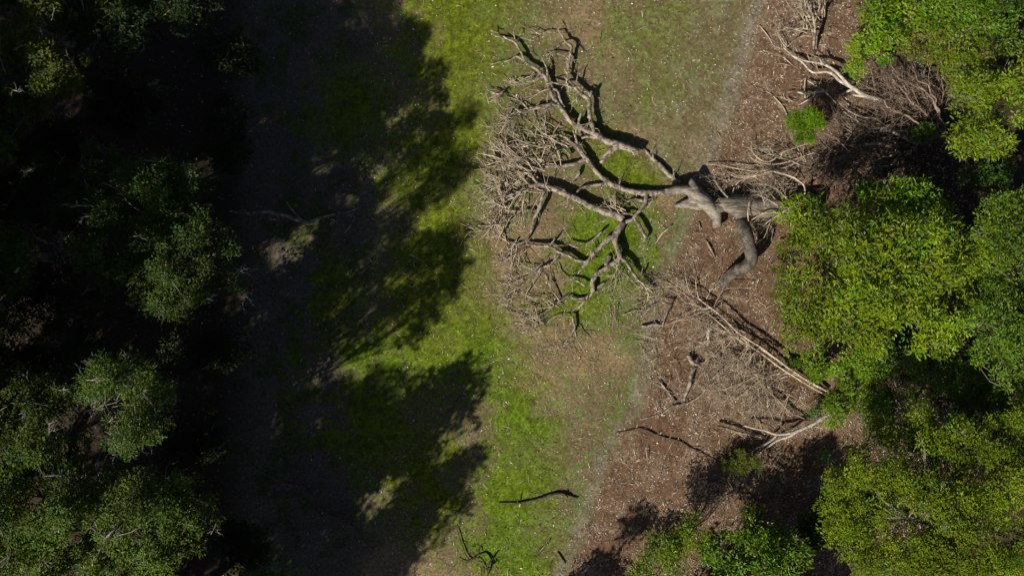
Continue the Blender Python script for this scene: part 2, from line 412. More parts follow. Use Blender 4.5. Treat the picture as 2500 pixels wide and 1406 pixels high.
LEAFCOUNT = [0]
def tree(name, label, cat, lobes, base, kind, seed, group=None, limbs=7, show=0, trunk_r=.22, mat='livebark'):
    """lobes: [(px, py, h, rx_px, ry_px, rz_m)] as seen, h = height of the lobe centre"""
    rng = np.random.default_rng(seed)
    K = dict(rc=.42, cover=2.4, gap=.40, per=26, ll=.22, lw=.075, col=(.060, .115, .012), var=.48, yel=.02, six=True, mat='leaf', flat=.6, out=1.0, low=-.1, sc=.6, fill=.25, lv=.11); K.update(kind)
    W = []
    for (px, py, h, rx, ry, rz) in lobes:
        k = (H - h) / H * S; W.append((P(px, py, h), (rx * k, ry * k, rz)))
    bx = P(*base) if len(base) == 3 else P(base[0], base[1], 0)
    bx = np.array([bx[0], bx[1], 0.0])
    root = empty(name, bx, label, cat, group)
    pts, un = crown_points(rng, W, K['rc'], K['cover'], K['gap'], seed, K['low'], K['sc'], K['fill'])
    rad = K['rc'] * rng.uniform(.65, 1.3, len(pts))
    v, f, c = clump_leaves(rng, pts, rad, K['per'], K['ll'], K['lw'], K['col'], K['var'], K['flat'], K['yel'], K['six'], out=K['out'], un=un, lv=K['lv'])
    LEAFCOUNT[0] += len(pts) * K['per']
    o = mesh_np('crown', v - bx, f, M[K['mat']], root, cols=c)
    # trunk and limbs
    top = np.mean([w[0] for w in W], 0); zt = top[2]; top[2] -= .8 * max(w[1][2] for w in W)
    fork = bx + (top - bx) * np.array([.35, .35, .42]); fork[2] = max(.4, zt * .42)
    mid = (bx + fork) / 2 + np.r_[rng.normal(0, .12, 2), 0]
    tp, tr = resample([bx - [0, 0, .15], mid, fork, fork + (top - fork) * .3], [trunk_r * 1.35, trunk_r, trunk_r * .85, trunk_r * .55], .3)
    vv, ff = tubes([(tp, tr)], 9, .12, seed); mesh_np('trunk', vv - bx, ff, M[mat], root, smooth=True)
    tgt = pts[rng.choice(len(pts), min(len(pts), 400), replace=False)]
    chosen = [tgt[0]]
    while len(chosen) < limbs:
        dd = np.min([np.linalg.norm(tgt - q, axis=1) for q in chosen], 0); chosen.append(tgt[np.argmax(dd)])
    near = np.argmin([np.linalg.norm(pts - q, axis=1) for q in chosen], 0)
    for li, q in enumerate(chosen):
        m = fork + (q - fork) * .5 + np.r_[rng.normal(0, .25, 2), .3]
        e = q + np.array([0, 0, -.25 if not show else .1])
        lp, lr = resample([fork, m, e], [trunk_r * .36, trunk_r * .15, .02], .3)
        lp = lp + (np.c_[fbm(lp * 1.3, 3, 2), fbm(lp * 1.3, 4, 2), fbm(lp * 1.3, 5, 2)] - .5) * .5
        paths = [(lp, lr)]; bare = []
        mine = pts[near == li]
        if len(mine):
            for q2 in mine[rng.choice(len(mine), min(len(mine), 14 + show), replace=False)]:
                s = lp[rng.integers(len(lp) // 3, len(lp))]
                mm = (s + q2) / 2 + rng.normal(0, .15, 3)
                paths.append(resample([s, mm, q2 + np.array([0, 0, -.1])], [trunk_r * .11, trunk_r * .07, .012], .3))
            if show:
                for q2 in mine[rng.choice(len(mine), min(len(mine), show), replace=False)]:
                    a = rng.uniform(0, 360)
                    grow(rng, q2 + [0, 0, K['rc'] * .35], ang(a, rng.uniform(0, .5)), rng.uniform(.3, .85), .016, 2, bare, .8, 3)
        nb = len(paths) - len(bare); vv, ff = tubes(paths, 4, 0, seed); lo = mesh_np('limb', vv - bx, ff, M[mat], root, smooth=True)
        if bare: vv, ff = tubes(bare, 4, 0, seed); mesh_np('bare_twigs', vv - bx, ff, M['palebark'], lo, smooth=True)
    return root

BROAD = dict(rc=.31, sc=.80, per=17, ll=.18, lw=.072, cover=1.3, gap=.39, col=(0.135, 0.201, 0.004), six=True, mat='leaf', yel=.01)
FINE = dict(rc=.22, sc=.50, per=17, ll=.12, lw=.060, cover=1.5, gap=.405, fill=.15, col=(0.120, 0.174, 0.003), six=False, mat='leaf_matt', yel=.01)
MID = dict(rc=.26, sc=.68, per=20, ll=.14, lw=.064, cover=1.3, gap=.39, col=(0.117, 0.192, 0.005), six=False, mat='leaf', yel=.006)
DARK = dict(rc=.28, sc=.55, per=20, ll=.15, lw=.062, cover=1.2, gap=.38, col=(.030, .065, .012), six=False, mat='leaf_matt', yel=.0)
LEFT = dict(rc=.23, sc=.44, per=22, ll=.13, lw=.062, cover=1.7, gap=.375, col=(.045, .085, .005), six=False, mat='leaf_matt', yel=.0, low=-.4, fill=.3)  # left leaf colours darkened to carry the dimness of that side
def K(base, **k): d = dict(base); d.update(k); return d

G_R = 'living trees along the right bank'
G_L = 'living trees along the left bank'
# right bank
tree('broadleaf_tree', 'large bright glossy broad-leaved tree beside the fallen trunk, with a light green rounded crown', 'tree',
     [(2060, 640, 3.6, 185, 175, 1.9), (2170, 780, 3.4, 150, 130, 1.5), (2010, 780, 2.6, 110, 110, 1.1), (2240, 600, 4.2, 120, 105, 1.3), (1960, 540, 2.8, 70, 60, .9), (2330, 700, 3.6, 110, 130, 1.2)],
     (2120, 690, 0), K(BROAD, gap=.385, cover=1.45), 1, G_R, limbs=9, trunk_r=.3)
tree('broadleaf_tree', 'glossy tree crown with upright leaves behind the large bright tree, above the dark gap', 'tree',
     [(2270, 520, 3.6, 110, 60, .9), (2180, 500, 3.0, 60, 45, .8)], (2260, 530, 0), K(BROAD, col=(0.092, 0.174, 0.005), gap=.40), 2, G_R)
tree('broadleaf_tree', 'matt green tree crown cut by the right frame edge, level with the large bright tree', 'tree',
     [(2460, 580, 5.2, 95, 120, 1.5), (2480, 500, 5.0, 80, 70, 1.2)], (2440, 590, 0), K(MID, col=(0.092, 0.154, 0.006)), 3, G_R)
tree('broadleaf_tree', 'deep green glossy crown at the right edge just below the matt crown', 'tree',
     [(2450, 830, 5.5, 110, 130, 1.8), (2400, 760, 4.8, 80, 70, 1.2), (2480, 960, 5, 90, 80, 1.4)], (2430, 830, 0), K(MID, col=(0.083, 0.147, 0.006)), 4, G_R)
tree('broadleaf_tree', 'bright leafy tree at the top edge beside the dead upright stems', 'tree',
     [(2190, 50, 3.2, 100, 90, 1.3), (2150, 10, 3, 70, 60, 1.0)], (2190, 40, 0), K(BROAD, col=(0.128, 0.220, 0.005)), 5, G_R)
tree('broadleaf_tree', 'green tree crown filling the top right corner', 'tree',
     [(2400, 30, 5, 130, 90, 1.6), (2480, 90, 5, 90, 80, 1.4), (2300, 15, 4.2, 80, 50, 1.0)], (2400, 40, 0), K(MID, col=(0.102, 0.191, 0.006)), 6, G_R)
tree('broadleaf_tree', 'yellowish green tree crown below the top right corner', 'tree',
     [(2360, 150, 4.2, 100, 80, 1.3), (2320, 110, 3.8, 70, 60, 1.0)], (2350, 150, 0), K(MID, col=(0.137, 0.204, 0.006), yel=.05), 7, G_R)
tree('broadleaf_tree', 'tall bright crown right of the brown brush pile', 'tree',
     [(2410, 270, 5.0, 105, 105, 1.7), (2360, 330, 4.4, 65, 60, 1.1), (2470, 210, 5, 80, 80, 1.4)], (2400, 270, 0), K(MID, col=(0.147, 0.220, 0.005), yel=.04, ll=.17), 8, G_R)
tree('spreading_tree', 'wide flat-topped olive green tree with tiny leaves filling the bottom right corner', 'tree',
     [(2200, 1240, 6.0, 200, 160, 1.5), (2380, 1280, 6.3, 190, 170, 1.5), (2120, 1180, 5.4, 110, 100, 1.1), (2260, 1360, 5.6, 180, 90, 1.2), (2450, 1180, 6.2, 130, 120, 1.4)],
     (2290, 1270, 0), K(FINE, gap=.385, cover=1.9, flat=.5), 9, G_R, limbs=12, show=1, trunk_r=.34)
tree('broadleaf_tree', 'brighter small-leaved crown above the flat-topped tree, at the right edge', 'tree',
     [(2350, 1060, 5.6, 130, 75, 1.2), (2470, 1060, 5.8, 90, 80, 1.3), (2220, 1050, 5.0, 90, 60, 1.0)], (2350, 1050, 0), K(FINE, col=(0.120, 0.183, 0.005)), 10, G_R, show=1)
tree('broadleaf_tree', 'dark green shaded tree in the hollow under the large bright tree', 'tree',
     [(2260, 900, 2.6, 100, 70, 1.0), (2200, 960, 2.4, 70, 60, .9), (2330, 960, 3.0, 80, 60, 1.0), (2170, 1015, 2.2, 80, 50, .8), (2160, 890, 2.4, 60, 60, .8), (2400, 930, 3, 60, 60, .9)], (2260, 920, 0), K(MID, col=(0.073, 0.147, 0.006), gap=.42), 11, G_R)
tree('leafy_shrub', 'pale green shrub at the foot end of the long fallen pole', 'shrub',
     [(2090, 900, 1.8, 70, 50, .7), (2060, 980, 1.2, 65, 50, .6), (2130, 960, 1.8, 60, 60, .7), (2000, 900, .9, 50, 30, .4)], (2080, 940, 0), K(MID, col=(0.120, 0.204, 0.006), rc=.18, sc=.32, per=16), 12, None, trunk_r=.08)
tree('broadleaf_tree', 'glossy long-leaved low tree at the bottom edge', 'tree',
     [(1860, 1365, 3.0, 120, 65, 1.1), (1790, 1400, 2.6, 90, 70, 1.0), (1745, 1345, 2.4, 60, 50, .8), (1900, 1310, 2.6, 50, 35, .7)], (1850, 1390, 0), K(BROAD, col=(0.092, 0.174, 0.006), gap=.36), 13, G_R, trunk_r=.15)
tree('broadleaf_tree', 'smaller duller low tree left of the glossy long-leaved one at the bottom edge', 'tree',
     [(1625, 1350, 2.4, 75, 60, .9), (1560, 1400, 1.3, 50, 45, .7), (1680, 1300, 2.4, 50, 35, .7)], (1630, 1380, 0), K(MID, col=(0.111, 0.174, 0.006), gap=.37), 14, G_R, trunk_r=.13)
tree('feathery_shrub', 'lone feathery bright green shrub on the bare brown bank above the brush pile', 'shrub',
     [(1950, 300, 1.7, 32, 36, .45), (1985, 292, 1.9, 28, 26, .4), (1962, 338, 1.5, 28, 26, .4)], (1945, 318, 0),
     K(FINE, col=(0.128, 0.241, 0.006), rc=.12, sc=.22, per=24, ll=.09, lw=.03, gap=.42, cover=1.6), 15, None, limbs=5, trunk_r=.05)
tree('yellowing_shrub', 'yellow-green sparse shrub between the pale fallen branch and the top tree', 'shrub',
     [(2075, 115, 1.4, 28, 30, .4), (2085, 165, 1.3, 30, 30, .4), (2120, 110, 1.2, 30, 25, .4)], (2085, 140, 0),
     K(MID, col=(0.167, 0.249, 0.014), rc=.12, sc=.2, per=12, ll=.10, lw=.04, gap=.44), 16, None, limbs=4, trunk_r=.04)
small = [
 ('leafy_shrub', 'small dark green shrub in the shaded gap right of the brush pile', [(2255, 330, .9, 26, 30, .3)], K(MID, col=(0.068, 0.146, 0.012), rc=0.13, sc=0.22, per=13, ll=.11, lw=.05)),
 ('leafy_shrub', 'thin light green shrub above the dark leafless shrub', [(1810, 1130, .7, 55, 32, .25)], K(MID, col=(0.112, 0.146, 0.012), rc=0.10, sc=0.18, per=10, ll=.09, lw=.035, gap=.47)),
 ('leafy_shrub', 'small green tuft growing beside the pale forked stick', [(2000, 1010, .6, 32, 22, .25)], K(MID, col=(0.090, 0.183, 0.012), rc=0.10, sc=0.18, per=13, ll=.09, lw=.04)),
 ('leafy_shrub', 'tiny bright shrub at the edge of the bottom shadow', [(2010, 1110, .5, 18, 14, .2)], K(MID, col=(0.060, 0.195, 0.024), rc=0.09, sc=0.16, per=13, ll=.09, lw=.04)),
 ('leafy_shrub', 'small leafy bush among the shade above the glossy low tree', [(1835, 1262, 1.1, 30, 34, .4)], K(MID, col=(0.112, 0.159, 0.012), rc=0.13, sc=0.22, per=14, ll=.11, lw=.05)),
 ('leafy_shrub', 'low bright green creeping shrub along the long fallen pole', [(1950, 885, .25, 45, 14, .12), (1985, 915, .3, 30, 14, .15)], K(MID, col=(0.105, 0.207, 0.008), rc=0.10, sc=0.17, per=13, ll=.08, lw=.04)),
 ('leafy_shrub', 'flat yellow-green seedling patch left of the large bright tree', [(1905, 700, .6, 30, 60, .25)], K(MID, col=(0.135, 0.183, 0.012), rc=0.11, sc=0.19, per=9, ll=.10, lw=.035, gap=.47)),
 ('leafy_shrub', 'small green sprig on the brown bank under the top tree', [(2165, 150, .6, 22, 14, .2)], K(MID, col=(0.090, 0.195, 0.012), rc=0.09, sc=0.16, per=12, ll=.09, lw=.04)),
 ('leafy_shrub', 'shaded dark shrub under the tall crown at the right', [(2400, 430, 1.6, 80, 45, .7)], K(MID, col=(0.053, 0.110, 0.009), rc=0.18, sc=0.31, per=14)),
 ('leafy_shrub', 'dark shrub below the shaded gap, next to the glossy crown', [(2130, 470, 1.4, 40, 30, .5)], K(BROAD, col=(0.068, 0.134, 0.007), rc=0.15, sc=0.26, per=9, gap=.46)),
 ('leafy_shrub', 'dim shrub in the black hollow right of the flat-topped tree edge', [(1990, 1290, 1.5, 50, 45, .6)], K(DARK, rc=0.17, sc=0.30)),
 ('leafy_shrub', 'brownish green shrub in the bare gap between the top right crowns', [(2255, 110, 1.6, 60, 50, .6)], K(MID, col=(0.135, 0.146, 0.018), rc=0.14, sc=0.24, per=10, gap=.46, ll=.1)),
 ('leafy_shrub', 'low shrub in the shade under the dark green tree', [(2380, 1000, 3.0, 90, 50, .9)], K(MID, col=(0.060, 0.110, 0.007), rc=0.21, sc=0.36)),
]
for q, (nm, lb, lo, kd) in enumerate(small):
    tree(nm, lb, 'shrub', lo, (lo[0][0], lo[0][1], lo[0][2]), kd, 40 + q, 'small shrubs on the right bank', limbs=4, trunk_r=.035)

# left bank
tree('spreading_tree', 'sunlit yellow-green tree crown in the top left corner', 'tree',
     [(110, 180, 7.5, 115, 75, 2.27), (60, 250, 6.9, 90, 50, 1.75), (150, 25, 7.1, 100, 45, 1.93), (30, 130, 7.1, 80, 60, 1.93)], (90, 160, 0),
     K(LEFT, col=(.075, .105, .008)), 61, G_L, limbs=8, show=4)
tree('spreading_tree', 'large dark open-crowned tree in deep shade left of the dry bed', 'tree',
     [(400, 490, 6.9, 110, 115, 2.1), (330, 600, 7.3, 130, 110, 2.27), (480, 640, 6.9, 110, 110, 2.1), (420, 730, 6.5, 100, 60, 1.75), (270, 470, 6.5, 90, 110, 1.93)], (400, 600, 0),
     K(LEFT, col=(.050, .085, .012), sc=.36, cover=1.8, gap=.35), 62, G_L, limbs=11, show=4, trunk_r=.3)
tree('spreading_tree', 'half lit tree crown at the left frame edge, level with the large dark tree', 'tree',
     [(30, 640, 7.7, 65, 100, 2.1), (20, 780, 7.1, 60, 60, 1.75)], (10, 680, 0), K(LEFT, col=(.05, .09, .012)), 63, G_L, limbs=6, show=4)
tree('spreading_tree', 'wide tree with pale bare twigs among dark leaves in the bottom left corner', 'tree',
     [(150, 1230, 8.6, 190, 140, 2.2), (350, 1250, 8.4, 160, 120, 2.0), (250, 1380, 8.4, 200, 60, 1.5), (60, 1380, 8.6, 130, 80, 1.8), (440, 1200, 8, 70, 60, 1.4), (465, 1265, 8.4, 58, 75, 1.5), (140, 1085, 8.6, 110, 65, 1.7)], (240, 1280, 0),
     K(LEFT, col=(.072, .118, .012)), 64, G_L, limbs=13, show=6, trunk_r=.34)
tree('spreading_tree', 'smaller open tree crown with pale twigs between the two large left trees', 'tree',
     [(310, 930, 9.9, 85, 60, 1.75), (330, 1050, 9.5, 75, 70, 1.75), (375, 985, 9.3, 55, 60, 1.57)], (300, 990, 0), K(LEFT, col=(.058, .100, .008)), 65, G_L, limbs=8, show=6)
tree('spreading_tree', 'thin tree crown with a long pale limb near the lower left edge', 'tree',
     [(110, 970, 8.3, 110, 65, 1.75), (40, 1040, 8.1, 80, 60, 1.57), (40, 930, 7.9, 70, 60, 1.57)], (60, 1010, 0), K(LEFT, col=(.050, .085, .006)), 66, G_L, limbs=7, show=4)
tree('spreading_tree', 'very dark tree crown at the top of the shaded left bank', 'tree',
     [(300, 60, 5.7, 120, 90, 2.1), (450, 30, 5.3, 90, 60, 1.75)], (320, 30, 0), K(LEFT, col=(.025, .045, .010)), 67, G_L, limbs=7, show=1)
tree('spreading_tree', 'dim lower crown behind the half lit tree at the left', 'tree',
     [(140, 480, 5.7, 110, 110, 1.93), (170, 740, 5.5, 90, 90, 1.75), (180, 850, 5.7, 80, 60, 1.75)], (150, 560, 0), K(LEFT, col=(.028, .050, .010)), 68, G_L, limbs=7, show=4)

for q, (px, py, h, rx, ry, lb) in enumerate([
    (560, 130, 3.2, 90, 80, 'added dark low tree at the dark upper edge of the bed'), (330, 250, 4.0, 120, 70, 'added dark low tree in the black gap under the top left crown'),
    (140, 360, 4.4, 110, 80, 'added dark low tree between the left frame edge and the large dark tree'), (500, 860, 3.6, 100, 50, 'added dark low tree in the black gap below the large dark tree'),
    (160, 900, 4.4, 120, 60, 'added dark low tree above the thin tree with the long limb'), (480, 1060, 3.2, 80, 80, 'added dark low tree right of the smaller open crown'),
    (560, 330, 3.0, 60, 90, 'added dark low tree right of the large dark tree top'), (600, 1330, 3.0, 70, 70, 'added dark low tree right of the bottom left tree'), (40, 470, 4.0, 80, 90, 'added dark low tree on the left frame edge above the half lit crown'),
    (50, 900, 4.0, 80, 80, 'added dark low tree on the left frame edge below the half lit crown')]):
    tree('dark_filler_tree', lb, 'tree', [(px, py, h, rx, ry, .9)], (px, py, 0), K(DARK, rc=.3, per=22, ll=.17, lw=.08, cover=1.6, fill=.6, col=(.018, .032, .006)), 120 + q, 'dark low trees added under the left forest', limbs=5, trunk_r=.1)  # low trees added to darken the gaps, shade put into near-black leaves

# forest going on past the frame, unseen: filled out and heightened for its shade
def far_tree(x, y, h, r, label, seed, rz=2.6, gap=.36, cover=1.5):
    k = (H - h) / H * S
    tree('spreading_tree', label, 'tree', [(1250 + x / k, 703 - y / k, h, r / k, r / k, rz), (1250 + (x + r * .5) / k, 703 - (y + r * .4) / k, h - .6, r * .6 / k, r * .6 / k, rz * .8),
          (1250 + (x - r * .4) / k, 703 - (y - r * .6) / k, h - .4, r * .6 / k, r * .6 / k, rz * .8)], (1250 + x / S, 703 - y / S, 0),
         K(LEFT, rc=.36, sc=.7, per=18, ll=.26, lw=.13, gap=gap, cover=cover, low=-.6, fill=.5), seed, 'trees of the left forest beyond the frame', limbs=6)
for q, (x, y, h, r, lb) in enumerate([
    (-11.5, -13.6, 7.0, 2.1, 'tree just below the bottom edge shading the dry bed'),
    (-12.0, -18.2, 8.0, 1.6, 'tree well below the bottom edge shading the lower bed'),
    (-17.4, -17.0, 9.0, 2.6, 'tree below the wide bottom left tree'),
    (-16.2, -20.8, 9.0, 2.6, 'tree far below the bottom edge of the left forest'),
    (-21.5, -13.2, 8.6, 2.8, 'tree beyond the lower left corner'),
    (-21.0, -18.8, 10.0, 3.2, 'tree far beyond the lower left corner'),
    (-20.6, -3.2, 12.4, 2.9, 'unseen tall tree added beyond the left edge to shade the large dark tree'),
    (-20.8, 1.4, 11.3, 2.6, 'unseen tall tree added for shade beyond the left edge, above the nearest tall one'),
    (-25.2, -6.8, 13.5, 3.0, 'tallest unseen tree, added for shade beyond the left edge'),
    (-25.0, -1.0, 11.5, 3.0, 'broad tree beyond the left edge'),
    (-22.0, 6.0, 8.6, 2.9, 'tree beyond the left edge near the top left crown'),
    (-25.5, 4.0, 12.0, 3.2, 'broad tree further out beyond the left edge'),
    (-26.0, -11.5, 10.5, 3.2, 'broad tree further out beyond the lower left corner'),
    (-15.5, 14.8, 6.0, 2.2, 'tree beyond the top edge of the left forest'),
    (-21.5, 12.0, 8.0, 2.6, 'tree beyond the top left corner'),
    (-17.5, -23.5, 9.0, 2.4, 'tree furthest below the bottom edge of the left forest'),
    (-21.5, -24.0, 8.6, 2.6, 'tree below the bottom edge, left of the furthest one'),
    (-28.0, -16.5, 11.0, 3.4, 'outer tree of the left forest, beyond the lower left corner'),
    (-31.0, -11.0, 12.0, 3.6, 'outer tree of the left forest, level with the bottom left crown'),
    (-30.5, -4.0, 12.0, 3.6, 'outer tree of the left forest, level with the half lit crown'),
    (-30.0, 2.5, 12.0, 3.6, 'outer tree of the left forest, level with the large dark tree'),
    (-27.5, 8.5, 10.5, 3.2, 'outer tree of the left forest, level with the top left crown'),
    (-25.5, -21.0, 10.5, 3.4, 'outer tree of the left forest, furthest down'),
    (7.6, -19.6, 6.3, 2.0, 'tree below the bottom edge near the glossy low tree'),
    (-35.0, -8.0, 12.0, 3.6, 'outermost tree of the left forest, lowest of its column'),
    (-35.0, -1.0, 12.0, 3.6, 'outermost tree of the left forest, middle of its column'),
    (-34.0, 6.0, 11.5, 3.6, 'outermost tree of the left forest, top of its column'),
    (6.3, -17.3, 4.6, 1.1, 'low tree below the bottom edge, left of the one shading the hollow'),
    (8.2, -16.2, 4.2, 1.1, 'small tree below the bottom edge between the two low ones'),
    (10.8, -17.0, 4.8, 1.7, 'low tree below the bottom edge whose shade fills the dark hollow'),
    (-0.7, -18.5, 5.0, 1.3, 'lone tree below the bottom edge whose shade falls on the brown bank'),
    ]):
    far_tree(x, y, h, r, lb, 80 + q, 1.9 if q == 0 else 2.6)

# ------------------------------------------------------------------ the big fallen tree
rngT = np.random.default_rng(7)
FT = empty('fallen_tree', P(1800, 505, 0) , 'huge dead fallen tree with grey bare limbs spread across the green dry pond bed', 'fallen tree')
fl = np.array(FT.location)
def part(name, paths, mat, parent, origin, sides=8, wob=.0, seed=0, smooth=True):
    v, f = tubes(paths, sides, wob, seed); return mesh_np(name, v - origin, f, M[mat], parent, smooth=smooth)
trunkp = [traced(s, .12) for s in [
    [(1990, 500, .35, 27), (1930, 506, .45, 28), (1870, 506, .55, 27), (1815, 502, .6, 25), (1775, 497, .6, 19), (1755, 497, .55, 12)],
    [(1800, 505, .5, 20), (1812, 525, .45, 17), (1822, 545, .45, 13)],
    [(1765, 500, .55, 12), (1752, 512, .5, 6)],
]]
trunkp += [traced([(1775 + rngT.normal(0, 4), 497 + rngT.normal(0, 9), .6, 4), (1758 + rngT.normal(0, 4), 497 + rngT.normal(0, 11), .62 + rngT.normal(0, .1), 2.6), (1744 + rngT.normal(0, 4), 496 + rngT.normal(0, 13), .6 + rngT.normal(0, .15), .7)], .08) for _ in range(9)]
part('trunk', trunkp, 'oldtrunk', FT, fl, 26, .30, 3)
forkp = [traced(s, .10) for s in [
    [(1689, 436, .75, 3), (1690, 450, .68, 10), (1695, 470, .58, 17), (1712, 488, .55, 19), (1735, 505, .5, 17), (1748, 528, .42, 15), (1752, 553, .32, 11)],
    [(1712, 485, .5, 17), (1690, 494, .34, 15), (1665, 500, .22, 9), (1646, 502, .12, 3)],
    [(1725, 495, .5, 15), (1700, 500, .25, 12), (1680, 504, .15, 5)],
    [(1700, 470, .62, 15), (1680, 463, .62, 13), (1655, 464, .6, 11), (1625, 470, .62, 9)],
    [(1745, 512, .5, 13), (1775, 500, .5, 12)],
]]
part('root_fork', forkp, 'trunkwood', FT, fl, 24, .26, 4)
